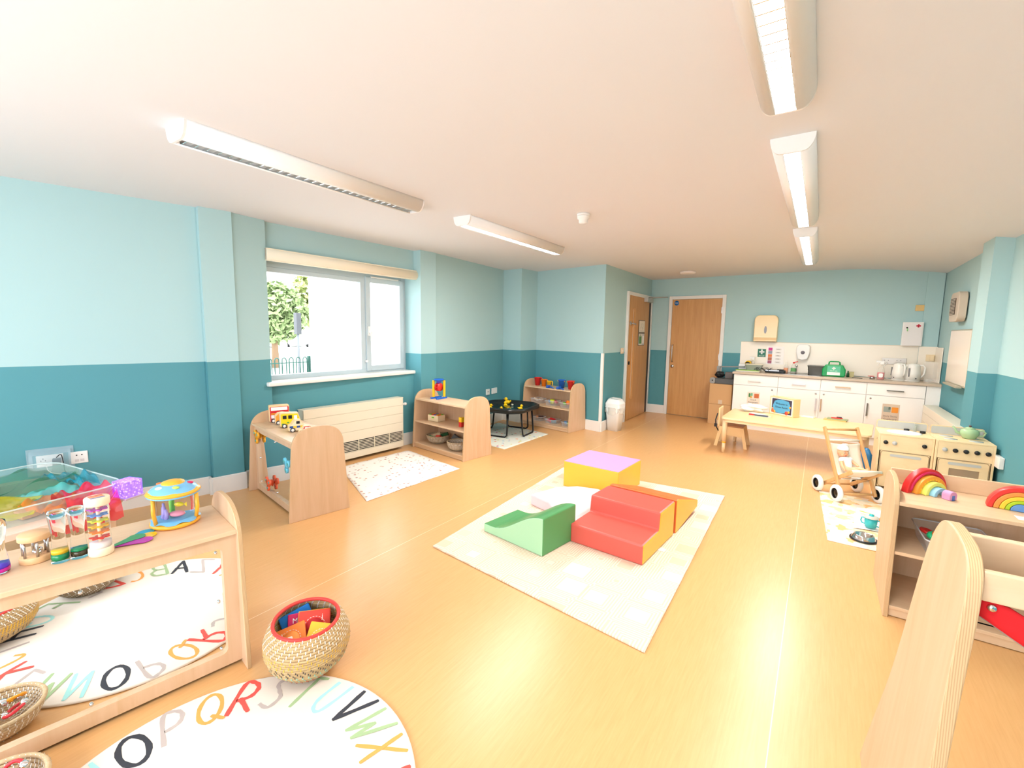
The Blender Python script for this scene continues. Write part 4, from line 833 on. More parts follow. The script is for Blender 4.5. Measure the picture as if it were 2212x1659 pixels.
def duck(x, y, z, rz, s, label):
    t = thing('rubber_duck', (x, y, z), rz, label, 'duck', 'ducks in the black water tray'); b = MB()
    b.ball((0, 0, .022*s), (.03*s, .023*s, .02*s)); b.ball((-.03*s, 0, .032*s), (.012*s, .01*s, .009*s), M=RY(.6)); b.ball((.016*s, 0, .052*s), .017*s)
    b.obj('body', DY, t); MB().ball((.034*s, 0, .05*s), (.009*s, .008*s, .004*s)).obj('beak', DO, t)
    for q in (-1, 1): MB().ball((.028*s, q*.010*s, .058*s), .0028*s, 8).obj('eye', BLACK, t)
for k, (px, py, rz, s, lb) in enumerate(((1058, 884, .4, 1.15, 'yellow duck at the left rim of the water tray'), (1083, 890, -1.0, 1.15, 'yellow duck at the near edge of the tray'), (1092, 880, 2.4, 1.25, 'duck in the tray middle, below the tallest one'), (1096, 873, 3.4, 1.5, 'large yellow duck at the back of the tray middle'), (1124, 886, 1.2, 1.15, 'yellow duck at the right side of the tray'))):
    p = atz(px, py, .344); duck(p.x, p.y, .3445, rz, s, lb)
tag(MB().ball((0, 0, .015), (.022, .014, .014)).obj('toy_seal', mat('seal_grey', (200, 200, 180), .5), loc=(.70, 5.50, .3445)), 'pale grey toy animal beside the large duck in the tray', 'toy')
# ------------------------------------------------------------------ water wheel and blocks on the middle shelf unit
BLU = mat('plastic_blue', (26, 100, 200), .3); YEL = mat('plastic_yellow', (248, 196, 30), .3); RED = mat('plastic_red', (222, 46, 44), .3); GRN = mat('plastic_green', (120, 200, 60), .3); ORA = mat('plastic_orange', (246, 130, 30), .3); PUR = mat('plastic_violet', (84, 70, 190), .3)
def onU(u, x, y, z): return loc_on(u, x, y, z)
t = thing('sand_wheel', onU(unitB, .215, .235, .6005), unitB.rotation_euler[2]+.15, 'blue and yellow sand and water wheel toy on top of the shelf unit', 'toy')
b = MB(); b.box((-.045, -.09, 0), (-.02, .09, .02)); b.box((.045, -.09, 0), (.07, .09, .02)); b.box((-.02, -.035, 0), (.045, .035, .01)); b.obj('base', BLU, t, bevel=.003)
for x, y in ((-.033, -.045), (.058, .045), (-.033, .045), (.058, -.045)):
    if x*y > 0: MB().box((x-.012, y-.011-.03*0, .02), (x+.012, y+.011, .222)).obj('post', YEL, t, bevel=.003)
MB().lathe([(.02, .205), (.055, .222), (.062, .232), (.058, .24), (.05, .228), (.015, .21)], 28, TR(.012, 0, 0)).obj('top_bowl', BLU, t)
MB().lathe([(.012, .185), (.03, .2), (.03, .215), (0, .215)], 20, TR(.012, 0, 0)).obj('funnel', PUR, t)
b = MB(); b.cyl((-.012, 0, .14), (.036, 0, .14), .012); 
for k in range(8): a = k*.785; b.box((-.01, -.004, .01), (.034, .004, .05), TR(0, 0, .14) @ RX(a))
b.cyl((.034, 0, .14), (.038, 0, .14), .05, n=28); b.cyl((-.014, 0, .14), (-.01, 0, .14), .05, n=28); b.obj('paddle_wheel', RED, t)
t = thing('wooden_box', onU(unitB, .225, .20, .3305), unitB.rotation_euler[2]+.12, 'pale wooden box of coloured blocks on the middle shelf', 'box')
b = MB(); b.box((-.085, -.06, 0), (.085, .06, .006)); b.box((-.085, -.06, 0), (-.079, .06, .075)); b.box((.079, -.06, 0), (.085, .06, .075)); b.box((-.079, .054, 0), (.079, .06, .075)); b.box((-.079, -.06, 0), (.079, -.054, .075)); b.obj('case', mat('pale_box_wood', (246, 224, 186), .5), t)
MB().prism(rrect(-.022, .04, .022, .056, .008), -.0605, -.0598, FACE).obj('handle_slot', GRN, t)
for k in range(12):
    i, j = k % 4, k//4; m = (GRN, RED, BLU, ORA, YEL, RED, GRN, ORA, YEL, BLU, RED, GRN)[k]
    o = MB().box((-.016, -.014, 0), (.016, .014, .03)).obj('building_block', m, bevel=.002); o.location = loc_on(t, -.058+.038*i, -.035+.035*j, .052); o.rotation_euler = (0, 0, t.rotation_euler[2])
    tag(o, '%s block in the pale wooden box, %s row, %s from its left' % ({GRN: 'green', RED: 'red', BLU: 'blue', ORA: 'orange', YEL: 'yellow'}[m], ('front', 'middle', 'back')[j], ('first', 'second', 'third', 'fourth')[i]), 'block', 'blocks filling the pale wooden box')
def brick(x, y, z, m, label, w=.045, h=.055):
    o = MB().box((-w/2, -w/2, 0), (w/2, w/2, h)).obj('toy_brick', m, bevel=.002); o.location = onU(unitB, x, y, z); o.rotation_euler = (0, 0, unitB.rotation_euler[2]+.05); return tag(o, label, 'brick')
brick(.70, .185, .3305, RED, 'red toy brick under the yellow one on the middle shelf'); brick(.70, .185, .386, YEL, 'yellow toy brick stacked on the red one')
brick(.775, .23, .3305, GRN, 'lime green toy brick at the base of the taller stack', .05, .075); brick(.775, .23, .406, BLU, 'blue toy brick on top of the taller stack', .05, .07)
WK3 = wood('grey_wicker', (196, 170, 134), (150, 126, 98), (30, 30, 60), .8)
b1 = basket('basket', onU(unitB, .245, .21, .0605), [(0, .006), (.07, .006), (.11, .03), (.132, .07), (.14, .095)], 'shallow woven basket full of painted wooden blocks on the bottom shelf', .0105, [(.1, 1.1, SW, .014)], None, wick=WK3)
b2 = basket('basket', onU(unitB, .68, .15, .0605), [(0, .006), (.06, .006), (.10, .03), (.118, .07), (.124, .10)], 'shallow woven basket partly hidden by the end panel, bottom shelf', .0105, [(.1, 1.1, SW, .014)], None, wick=WK3)
def blk(u, x, y, z, rot, dim, rgb, label):
    o = MB().box((-dim[0]/2, -dim[1]/2, -dim[2]/2), (dim[0]/2, dim[1]/2, dim[2]/2)).obj('wooden_block', mat('block_%d_%d_%d' % rgb, rgb, .5), bevel=.002); o.location = onU(u, x, y, z); o.rotation_euler = rot; return tag(o, label, 'block', 'wooden blocks in and beside the baskets')
blk(unitB, .20, .20, .15, (.1, -.35, .5), (.14, .03, .03), (232, 204, 164), 'long plain wooden block across the left of the basket')
blk(unitB, .28, .26, .155, (.2, -.3, .4), (.13, .035, .03), (50, 104, 60), 'long dark green block across the basket')
blk(unitB, .31, .17, .145, (.9, -.1, .1), (.065, .03, .055), (216, 64, 50), 'red block lying at the front of the basket')
blk(unitB, .19, .15, .125, (.1, .3, .2), (.06, .03, .03), (60, 140, 80), 'short green block at the basket front left')
blk(unitB, .47, .30, .125, (.0, .55, .3), (.10, .04, .09), (94, 92, 92), 'dark grey block leaning between the two baskets')
blk(unitB, .72, .16, .125, (.4, -.5, .2), (.05, .035, .035), (226, 178, 130), 'tan wooden figure block in the right basket')
# ------------------------------------------------------------------ alcove shelf: buckets, rakes, tubs
def bucket(x, y, r, h, m, label, handle='jug', hm=None):
    t = thing('toy_bucket', onU(unitC, x, y, .6005), unitC.rotation_euler[2], label, 'bucket')
    MB().lathe([(0, .002), (r*.70, 0), (r*.98, h*.94), (r*1.08, h*.95), (r*1.08, h), (r*.96, h), (r*.66, .006), (0, .006)], 28).obj('cup', m, t)
    if handle == 'jug': MB().tube([(r*.9, 0, h*.93), (r*1.5, 0, h*.95), (r*1.62, 0, h*.8), (r*1.55, 0, h*.3)], .007, 8).obj('handle', hm or m, t)
    else: MB().tube([(r*1.0*math.cos(math.radians(a)), r*.35*0+.012*math.cos(math.radians(a)), h*.93-r*.75*math.sin(math.radians(a))) for a in range(0, 181, 15)], .004, 6).obj('bail_handle', hm or YEL, t, loc=(0, -r*.25, 0))
bucket(.13, .22, .054, .125, RED, 'tall red plastic bucket at the left end of the alcove shelf')
bucket(.265, .21, .046, .105, ORA, 'orange plastic bucket between the red and yellow ones')
bucket(.385, .19, .040, .09, YEL, 'small yellow plastic jug third from the left')
bucket(.60, .22, .055, .125, BLU, 'blue plastic bucket with yellow bail on the alcove shelf', 'bail')
bucket(.785, .20, .055, .125, RED, 'red plastic bucket nearest the front panel of the alcove shelf', 'bail')
def rake(x, y, rz, label):
    t = thing('toy_rake', onU(unitC, x, y, .602), unitC.rotation_euler[2]+rz, label, 'rake'); b = MB(); b.tube([(0, 0, .008), (.06, 0, .016), (.12, 0, .008)], .008, 8); b.obj('handle', BLU, t)
    b = MB(); b.box((-.012, -.04, 0), (.004, .04, .01)); 
    for k in range(5): b.box((-.012, -.04+.0165*k, .005), (-.004, -.031+.0165*k, .04))
    b.obj('head', BLU, t)
rake(.46, .09, -.3, 'blue toy rake lying left on the alcove shelf top'); rake(.66, .08, -.35, 'blue toy rake lying right on the alcove shelf top')
TUBM = mat('tub_clear', (240, 242, 244), .1, alpha=.22)
def tub(p, rz, w, d, h, label, toys=(), name='storage_tub'):
    t = thing(name, p, rz, label, 'tub'); b = MB(); lo = rrect(-w*.43, -d*.43, w*.43, d*.43, .02, 4); hi = rrect(-w/2, -d/2, w/2, d/2, .025, 4); n = len(lo)
    b.prism(lo, 0, .003)
    for k in range(n): b.poly([(*lo[k], .003), (*lo[(k+1) % n], .003), (*hi[(k+1) % n], h), (*hi[k], h)], True)
    b.obj('tub_body', TUBM, t); MB().tube([(x, y, h) for x, y in hi], .004, 6, closed=True).obj('tub_rim', mat('tub_rim', (240, 240, 242), .2, alpha=.6), t)
    for k, (x, y, z, kind, m, lb) in enumerate(toys):
        b = MB()
        if kind == 'ball': b.ball((0, 0, 0), (.035, .026, .022))
        elif kind == 'cup': b.lathe([(0, -.03), (.03, -.03), (.036, .03), (0, .03)], 20)
        elif kind == 'ring': b.tube([(.03*math.cos(q*.35), .03*math.sin(q*.35), 0) for q in range(18)], .009, 8, closed=True)
        else: b.box((-.04, -.02, -.014), (.04, .02, .014))
        o = b.obj({'ball': 'play_food', 'cup': 'stacking_cup', 'ring': 'toy_ring', 'bar': 'toy_brick'}[kind], m); o.location = loc_on(t, x, y, z); o.rotation_euler = (.3*(k % 2), .3*((k+1) % 2), rz+.7*k); tag(o, lb, 'toy')
    return t
ua = unitC.rotation_euler[2]; PNK = mat('plastic_pink', (226, 90, 110), .35); LIM = mat('plastic_lime', (222, 230, 70), .3); AQ = mat('plastic_aqua', (60, 190, 180), .3); CREM = mat('plastic_cream', (240, 220, 200), .4); LB = mat('plastic_pale_blue', (110, 160, 210), .35)
tub(onU(unitC, .17, .20, .3305), ua, .21, .17, .07, 'clear tub of colourless pieces on the alcove middle shelf, left', [(-.04, 0, .055, 'bar', CREM, 'pale translucent piece in the left middle tub'), (.04, .02, .06, 'ring', CREM, 'pale translucent ring in the left middle tub')])
tub(onU(unitC, .47, .19, .3305), ua, .21, .16, .07, 'clear tub of yellow and pink toys on the alcove middle shelf', [(-.06, 0, .05, 'ball', LB, 'pale blue toy in the middle tub of the alcove'), (-.005, -.01, .055, 'cup', LIM, 'lime yellow cup in the middle tub of the alcove'), (.055, 0, .055, 'ball', PNK, 'pink toy in the middle tub of the alcove')])
tub(onU(unitC, .74, .19, .3305), ua, .2, .16, .07, 'clear tub with stacked cups on the alcove middle shelf, right', [(-.05, 0, .05, 'ball', GRN, 'lime green toy in the right middle tub'), (-.01, .03, .07, 'ring', RED, 'red ring in the right middle tub'), (.04, -.03, .075, 'cup', ORA, 'orange striped cup in the right middle tub')])
tub(onU(unitC, .20, .19, .0605), ua, .19, .15, .06, 'clear tub of mixed small toys on the alcove bottom shelf, left', [(-.03, 0, .045, 'ball', mat('toy_tan', (210, 140, 90), .5), 'tan toy in the bottom left tub'), (.03, .01, .05, 'bar', mat('toy_dark', (80, 60, 56), .5), 'dark toy in the bottom left tub')])
tub(onU(unitC, .48, .18, .0605), ua, .22, .16, .055, 'clear tub of blue and red pieces on the alcove bottom shelf', [(-.05, 0, .03, 'bar', PNK, 'pinkish red piece in the bottom middle tub'), (.03, -.01, .03, 'bar', mat('toy_steel_blue', (110, 150, 170), .4), 'steel blue piece in the bottom middle tub'), (0, 0, .06, 'bar', RED, 'red piece on top in the bottom middle tub')])
tub(onU(unitC, .76, .18, .0605), ua, .16, .14, .055, 'clear tub with green piece on the alcove bottom shelf, right', [(-.03, 0, .04, 'ball', LB, 'blue toy in the bottom right tub'), (.03, 0, .04, 'ball', GRN, 'green toy in the bottom right tub')])
# ------------------------------------------------------------------ bin
t = thing('swing_bin', (1.945, 6.36, 0), math.radians(-8), 'white swing-top bin with plastic liner by the wall corner', 'bin')
def frus(b, a0, b0, z0, a1, b1, z1, r=.03):
    lo = rrect(-a0, -b0, a0, b0, r, 4); hi = rrect(-a1, -b1, a1, b1, r, 4); n = len(lo); A = [b.b.verts.new((*p, z0)) for p in lo]; B = [b.b.verts.new((*p, z1)) for p in hi]
    b._t([b.b.faces.new((A[k], A[(k+1) % n], B[(k+1) % n], B[k])) for k in range(n)], True); return A, B
BM = mat('bin_white', (244, 244, 242), .3)
b = MB().use(BM); A, _ = frus(b, .085, .07, 0, .115, .095, .35); b._t([b.b.faces.new(A[::-1])]); b.obj('bucket', None, t)
b = MB().use(BM); frus(b, .122, .102, .345, .12, .10, .405); _, B = frus(b, .12, .10, .405, .085, .07, .47); b._t([b.b.faces.new(B)]); b.obj('lid', None, t)
b = MB().box((-.065, -.055, 0), (.065, .055, .008), TR(0, -.0, .475) @ RX(.0)); b.obj('swing_flap', BM, t, bevel=.004)
b = MB(); b.grid(lambda u, v: ((.125+.012*math.sin(u*50+v*3))*math.copysign(abs(math.cos(6.2832*u))**.6, math.cos(6.2832*u)), (.106+.012*math.sin(u*44))*math.copysign(abs(math.sin(6.2832*u))**.6, math.sin(6.2832*u)), .35-.09*v-.02*math.sin(u*19)*v), 64, 5); b.obj('bin_liner', mat('liner_translucent', (236, 232, 224), .2, alpha=.5), t)
# ------------------------------------------------------------------ kitchen run
KA = math.atan2(-.18, 2.29); KO = Vector((3.31, 7.72, 0))
def onK(x, y, z): return Matrix.Translation(KO) @ RZ(KA) @ Vector((x, y, z))
KW = mat('cabinet_white', (248, 244, 238), .35); OAKH = mat('handle_bronze_steel', (178, 150, 120), .3, .8)
def cab(x0, x1, label, hx, dx, lock, hm=METAL):
    t = thing('base_cabinet', onK(x0, 0, 0), KA, label, 'cabinet', 'white kitchen base cabinets'); w_ = x1-x0
    b = MB(); b.box((0, .018, .1), (w_, .47, .836)); b.box((0, .035, 0), (w_, .05, .1)); b.obj('body', KW, t)
    d = MB().box((.002, 0, .678), (w_-.002, .018, .832)).obj('drawer', KW, t, bevel=.002); e = MB().box((.002, 0, .104), (w_-.002, .018, .672)).obj('door', KW, t, bevel=.002)
    b = MB(); b.box((hx-.085, -.028, .742), (hx+.085, -.016, .756)); b.box((hx-.08, -.018, .745), (hx-.07, 0, .753)); b.box((hx+.07, -.018, .745), (hx+.08, 0, .753)); b.obj('drawer_handle', hm, d)
    b = MB(); b.box((dx-.008, -.028, .395), (dx+.008, -.016, .565)); b.box((dx-.005, -.018, .4), (dx+.005, 0, .41)); b.box((dx-.005, -.018, .55), (dx+.005, 0, .56)); b.obj('door_handle', hm, e)
    MB().cyl((lock, 0, .632), (lock, -.006, .632), .011, n=16).obj('cam_lock', METAL, e); return t
c1 = cab(0, .598, 'white base cabinet at the left end with the snack equipment notice', .29, .56, .53, mat('handle_pale', (214, 206, 196), .3, .7))
cab(.598, 1.115, 'second white base cabinet from the left, under the sink', .26, .48, .47)
cab(1.115, 1.62, 'third white base cabinet, right of the sink', .25, .022, .045, OAKH)
c4 = cab(1.62, 2.20, 'white base cabinet at the right end with the story notice', .29, .025, .05, mat('handle_dark_steel', (120, 116, 106), .3, .8))
tag(MB().box((0, .01, 0), (.135, .45, .836)).obj('filler_panel', KW, loc=onK(2.203, 0, 0)), 'plain white filler panel between the last cabinet and the right wall', 'panel').rotation_euler = (0, 0, KA)
STONE = speckle('speckled_laminate', (196, 176, 154), [(170, 146, 124), (214, 200, 182), (150, 130, 112)], 90, .3, .3)
o = tag(MB().box((-.02, -.025, 0), (2.335, .475, .034)).obj('worktop', STONE, bevel=.006, loc=onK(0, 0, .838)), 'speckled beige worktop along the kitchen units', 'worktop'); o.rotation_euler = (0, 0, KA)
def notice(par, x0, x1, z0, z1, lines, pics, paper=(236, 222, 204)):
    q = thing('paper_notice', par.matrix_basis @ Vector((x0, -.002, z0)), KA, lines[0], 'notice'); w_, h = x1-x0, z1-z0
    MB().box((0, 0, 0), (w_, .001, h)).obj('laminate', mat('paper_%d' % paper[0], paper, .3), q); MB()
    for k, (s, zz, sz) in enumerate(lines[1]): text(s, sz, TR(w_/2, -.0008, zz*h) @ UP, mat('grey_lettering', (110, 96, 88), .6), q)
    for (a, c_, d_, e_, rgb, nm) in pics: MB().prism(rrect(a*w_, c_*h, d_*w_, e_*h, .006, 3), -.0012, -.0002, FACE).obj('printed_picture', mat('print_%d_%d_%d' % rgb, rgb, .5), q)
    return q
notice(c1, .207, .377, .37, .578, ('cream notice reading Snack Equipment Cupboard on the left cabinet', [('Snack', .44, .034), ('Equipment', .26, .03), ('Cupboard', .09, .03)]), [(.1, .62, .25, .9, (70, 130, 70), 'a'), (.27, .72, .42, .92, (110, 180, 140), 'b'), (.22, .58, .38, .7, (216, 170, 60), 'c'), (.55, .58, .92, .9, (206, 110, 60), 'd')])
notice(c4, .18, .352, .34, .575, ('cream notice reading Story Socks Cupboard on the right cabinet', [('Story Socks', .33, .03), ('Cupboard', .16, .032)]), [(.08, .55, .5, .85, (150, 160, 150), 'a'), (.36, .68, .48, .84, (70, 150, 130), 'b'), (.55, .54, .93, .84, (238, 150, 50), 'c')], (214, 194, 172))
# splashback
SPL = mat('splashback_cream', (244, 234, 218), .25)
t = thing('splashback', BW0+BE*1.523+Vector((0, 0, .872)), BANG, 'cream splashback panel on the wall above the worktop', 'splashback')
b = MB(); b.box((0, -.008, 0), (2.155, 0, .452)); b.box((2.155, -.04, 0), (2.34, -.032, .446)); b.obj('panel', SPL, t, bevel=.001); MB().box((0, -.0095, .446), (2.155, 0, .455)).obj('top_trim', mat('trim_beige', (224, 206, 182), .4), t)
o = tag(MB().box((-.008, 0, 0), (0, .40, .44)).obj('splashback', SPL, loc=(5.634, 7.66, .872)), 'short return of the splashback on the right wall', 'splashback')
def onB(name, s, z, label, cat, d=0): return thing(name, BW0+BE*s-BN*(.0+d)+Vector((0, 0, z)), BANG, label, cat)
# wall-hung items, back wall
t = onB('paper_towel_dispenser', 1.872, 1.335, 'cream paper towel dispenser above the splashback', 'dispenser'); TC = mat('dispenser_cream', (240, 212, 160), .18)
o = [(-.16, 0), (.16, 0), (.16, .33)]+arc(.09, .33, .07, .075, 0, 90, 6)+arc(-.09, .33, .07, .075, 90, 180, 6)
MB().prism(o, -.12, -.001, FACE).obj('case', TC, t, bevel=.012); MB().box((-.158, -.124, .022), (.158, -.115, .062)).obj('lower_lip', mat('dispenser_lip', (224, 186, 128), .3), t, bevel=.003); MB().box((-.13, -.1, -.006), (.13, -.02, .002)).obj('outlet_slot', mat('outlet_grey', (110, 112, 124), .5), t)
MB().prism([(.018*math.cos(a), .18+.058*math.sin(a)) for a in [k*.2618 for k in range(24)]], -.126, -.119, FACE).obj('oval_window', mat('smoked_oval', (120, 116, 122), .15), t)
t = onB('soap_dispenser', 2.385, 1.07, 'white wall soap dispenser on the splashback above the sink', 'dispenser', .009)
o = [(-.06, .015), (0, 0), (.06, .015), (.088, .12), (.085, .2), (.06, .235), (-.06, .235), (-.085, .2), (-.088, .12)]
MB().prism(o, -.1, 0, FACE).obj('case', WHITE, t, bevel=.012); MB().cyl((0, -.1, .115), (0, -.104, .115), .026, n=24).obj('round_window', mat('smoked_oval'), t); 
t = onB('first_aid_sign', 1.83, 1.089, 'green first aid sticker with white cross on the splashback', 'sign', .009)
SG = mat('sign_green', (24, 110, 84), .4); MB().box((-.057, -.0012, 0), (.057, 0, .127)).obj('sign_face', SG, t)
b = MB(); b.box((-.011, -.002, .046), (.011, -.0012, .118)); b.box((-.036, -.002, .071), (.036, -.0012, .093)); b.obj('cross', WHITE, t); text('First aid', .024, TR(0, -.0016, .02) @ UP, WHITE, t)
t = onB('handwash_poster', 2.02, .985, 'handwashing poster with picture strip on the splashback', 'poster', .009)
MB().box((-.117, -.001, 0), (.117, 0, .275)).obj('sheet', mat('paper_white', (244, 240, 236), .4), t)
for k, c in enumerate(((170, 90, 110), (190, 110, 80), (226, 120, 60), (150, 150, 170), (206, 60, 140))): MB().box((-.1, -.0018, .01+.05*k), (-.045, -.001, .055+.05*k)).obj('printed_picture', mat('photo_%d' % k, c, .5), t)
b = MB()
for k in range(5): MB().box((.0, -.0018, .02+.05*k), (.075, -.001, .045+.05*k)).obj('caption_box', mat('paper_caption', (226, 220, 214), .4), t); MB().box((.015, -.0022, .03+.05*k), (.055, -.0018, .035+.05*k)).obj('caption_line', mat('grey_lettering'), t)
t = onB('medicine_cabinet', 3.592, 1.322, 'white wall cabinet with red cross above the splashback', 'cabinet')
MB().box((-.105, -.07, 0), (.105, 0, .315)).obj('case', WHITE, t, bevel=.003); MB().box((-.095, -.0745, .01), (.095, -.07, .305)).obj('door', mat('cabinet_door_white', (234, 228, 226), .2), t, bevel=.002)
b = MB(); b.box((.045, -.0755, .243), (.062, -.0744, .287)); b.box((.03, -.0755, .256), (.077, -.0744, .273)); b.obj('red_cross', mat('cross_red', (200, 16, 50), .4), t); MB().cyl((-.06, -.075, .24), (-.06, -.085, .24), .009, n=12).obj('lock', BLACK, t); MB().box((-.058, -.083, .195), (-.05, -.08, .232)).obj('key_fob', mat('fob_green', (120, 200, 110), .4), t)
t = onB('blank_plate', 3.642, 1.785, 'small square yellowish wooden plate high in the right corner', 'wall plate'); MB().box((-.045, -.02, 0), (.045, 0, .078)).obj('face_plate', mat('aged_cream', (222, 186, 122), .5), t, bevel=.004)
t = onB('double_socket', 3.44, 1.108, 'row of grey metal sockets on the splashback behind the kettles', 'socket', .009); plate(t, .26, .086, mat('socket_satin', (206, 198, 190), .3, .5), .012)
for x in (-.1, -.06, .03, .07): MB().box((x-.004, -.0135, .005), (x+.004, -.0115, .014)).obj('pin_slot', BLACK, t)
t = onB('fused_switch', 3.80, 1.17, 'cream isolator switch at the right end of the splashback', 'switch', .041); plate(t, .088, .088, mat('aged_cream2', (236, 214, 174), .4), .012); MB().box((-.005, -.03, -.035), (.035, -.0125, .035)).obj('rocker', mat('aged_cream2'), t, bevel=.003)
t = thing('door_sign', BW0+BE*.461+Vector((0, -.018, 1.961)), BANG, 'round blue mandatory sticker at the top of the wooden door', 'sign')
MB().cyl((0, 0, 0), (0, -.0015, 0), .04, n=28).obj('disc', mat('sign_blue', (0, 100, 170), .4), t); text('FIRE DOOR', .0125, TR(0, -.0022, .008) @ UP, WHITE, t); text('KEEP SHUT', .0125, TR(0, -.0022, -.01) @ UP, WHITE, t)
# door 1 notices
for z, lb, c in ((1.44, 'framed plan notice on the glazed door, upper', (236, 226, 206)), (1.225, 'framed green fire action notice on the glazed door, lower', (230, 226, 210))):
    t = thing('door_notice', E0+EE*1.60+Vector((.024, 0, z)), EANG, lb, 'notice'); 
    b = MB(); b.box((-.16, -.006, 0), (.16, 0, .21)); b.obj('frame', mat('notice_frame', (60, 70, 66), .5), t); MB().box((-.148, -.0075, .01), (.148, -.006, .2)).obj('sheet', mat('notice_paper_%d' % c[0], c, .4), t)
    if z < 1.3:
        MB().box((-.13, -.009, .03), (.0, -.0076, .155)).obj('green_panel', mat('notice_green', (80, 140, 80), .5), t); MB().box((.03, -.009, .01), (.14, -.0076, .2)).obj('teal_panel', mat('notice_teal', (60, 130, 124), .5), t); MB().box((.045, -.0105, .035), (.125, -.0091, .165)).obj('white_panel', WHITE, t)
        MB().box((-.11, -.009, .17), (-.02, -.0076, .18)).obj('heading', mat('notice_dark', (60, 70, 60), .5), t)
    else:
        b = MB(); b.tube([(-.09, -.008, .05), (-.09, -.008, .1), (-.03, -.008, .1), (-.03, -.008, .15), (.06, -.008, .15), (.06, -.008, .06), (.02, -.008, .06), (.02, -.008, .09), (-.05, -.008, .08)], .0015, 5); b.obj('plan_drawing', mat('notice_grey', (140, 140, 130), .5), t); MB().box((-.12, -.009, .025), (.12, -.0076, .034)).obj('green_strip', mat('notice_teal'), t)
t = thing('light_switch', E0+EE*.74+Vector((.006, 0, 1.155)), EANG, 'cream light switch plate on the wall left of the glazed door', 'switch'); plate(t, .12, .088, mat('switch_cream', (240, 216, 186), .4), .01); MB().box((-.01, -.014, -.016), (.01, -.01, .016)).obj('rocker', WHITE, t)
# right wall items
t = thing('wall_heater', (5.612, 6.86, 1.61), math.radians(-90), 'pale wall vent unit with dark louvres high on the right wall', 'vent')
MB().prism(rrect(-.19, 0, .19, .315, .07, 6), -.07, 0, FACE).obj('case', mat('vent_beige', (206, 188, 168), .35), t, bevel=.006); MB().box((-.15, -.0755, .075), (.07, -.07, .25)).obj('dark_opening', mat('vent_dark', (60, 46, 40), .6), t)
for k in range(11): MB().box((-.15, -.079, .078+.0157*k), (.07, -.0755, .085+.0157*k)).obj('louvre', mat('vent_beige'), t)
t = thing('whiteboard', (5.604, 6.66, .94), math.radians(-90), 'whiteboard with pen tray on the right wall', 'whiteboard')
MB().box((-.45, -.016, 0), (.43, 0, .585)).obj('frame', mat('board_frame', (186, 180, 160), .4, .5), t, bevel=.002); MB().box((-.438, -.018, .015), (.418, -.016, .572)).obj('writing_surface', mat('board_white', (232, 218, 200), .15), t); MB().box((-.3, -.06, -.012), (.3, -.016, .006)).obj('pen_tray', mat('board_frame'), t)
t = thing('wall_socket', (5.638, 5.14, .46), math.radians(-90), 'white socket on the right wall beside the toy cooker', 'socket'); plate(t, .15, .09, WHITE, .03)
# ------------------------------------------------------------------ things on and beside the worktop
WT = .8725
def atK(px, ly):
    """x along the worktop for a column of the photo at a given depth on the worktop"""
    best = min((abs(_px(onK(x*.005, ly, WT))-px), x*.005) for x in range(-60, 480)); return onK(best[1], ly, WT)
def _px(p):
    d = p-CAM; return 1106+FPX*d.dot(_r)/d.dot(_f)
def lat(name, prof, p, label, cat, m, n=24, parts=()):
    t = thing(name, p, KA, label, cat); MB().lathe(prof, n).obj('body', m, t)
    for nm, fn, mm in parts: q = MB(); fn(q); q.obj(nm, mm, t)
    return t
FROST = mat('frosted_clear', (232, 226, 214), .2, alpha=.28)
t = thing('storage_tub', atK(1628, .26), KA+.1, 'grey clear lidded tub at the left end of the worktop', 'tub'); t.location.z = .893
b = MB(); frus(b, .10, .07, 0, .12, .09, .085, .02); b.obj('tub_body', mat('grey_clear_tub', (170, 176, 164), .2, alpha=.7), t); MB().prism(rrect(-.125, -.095, .125, .095, .02), .085, .095).obj('lid', mat('tub_lid', (232, 220, 196), .3), t, bevel=.002)
t = thing('papers', atK(1618, .22), KA+.1, 'stack of white folders with a green sheet under the grey tub', 'papers')
for z, m, dx in ((0, mat('paper_white'), 0), (.008, mat('paper_cream', (240, 226, 196), .6), .01), (.015, mat('sheet_green', (150, 200, 90), .5), -.01)): MB().box((-.17+dx, -.13, z+.0005), (.15+dx, .10, z+.0065)).obj('sheet', m, t)
def spray(p, h, liquid, label, lh=.6):
    t = thing('spray_bottle', p, KA, label, 'bottle'); s = h/.27
    MB().lathe([(0, 0), (.038*s, 0), (.04*s, .01*s), (.04*s, .10*s), (.028*s, .15*s), (.014*s, .185*s), (.014*s, .2*s)], 24).obj('bottle', FROST, t)
    if liquid: MB().lathe([(0, .002), (.037*s, .003), (.038*s, .17*s*lh), (0, .17*s*lh)], 24).obj('liquid', liquid, t)
    b = MB(); b.box((-.016*s, -.012*s, .2*s), (.02*s, .012*s, .245*s)); b.box((-.06*s, -.007*s, .225*s), (-.016*s, .007*s, .25*s)); b.tube([(-.02*s, 0, .225*s), (-.04*s, 0, .205*s), (-.045*s, 0, .185*s)], .004*s, 6); b.obj('trigger', WHITE, t, bevel=.003); return t
spray(atK(1625, .40), .235, None, 'empty clear spray bottle behind the grey tub')
t = spray(atK(1901, .17), .27, mat('pink_cleaner', (236, 90, 110), .1), 'spray bottle of pink cleaner on the worktop', .55); MB().prism(rrect(-.022, .03, .022, .085, .015), -.0415, -.040, FACE).obj('round_label', WHITE, t)
t = thing('radio', atK(1676, .22), KA, 'black radio with tangled leads on the worktop', 'radio')
MB().box((-.14, -.06, 0), (.12, .06, .045)).obj('case', BLACK, t, bevel=.012); MB().box((-.13, -.065, .03), (.05, -.058, .042)).obj('silver_strip', METAL, t); MB().cyl((.06, 0, .045), (.06, 0, .055), .045, n=24).obj('dial', BLACK, t)
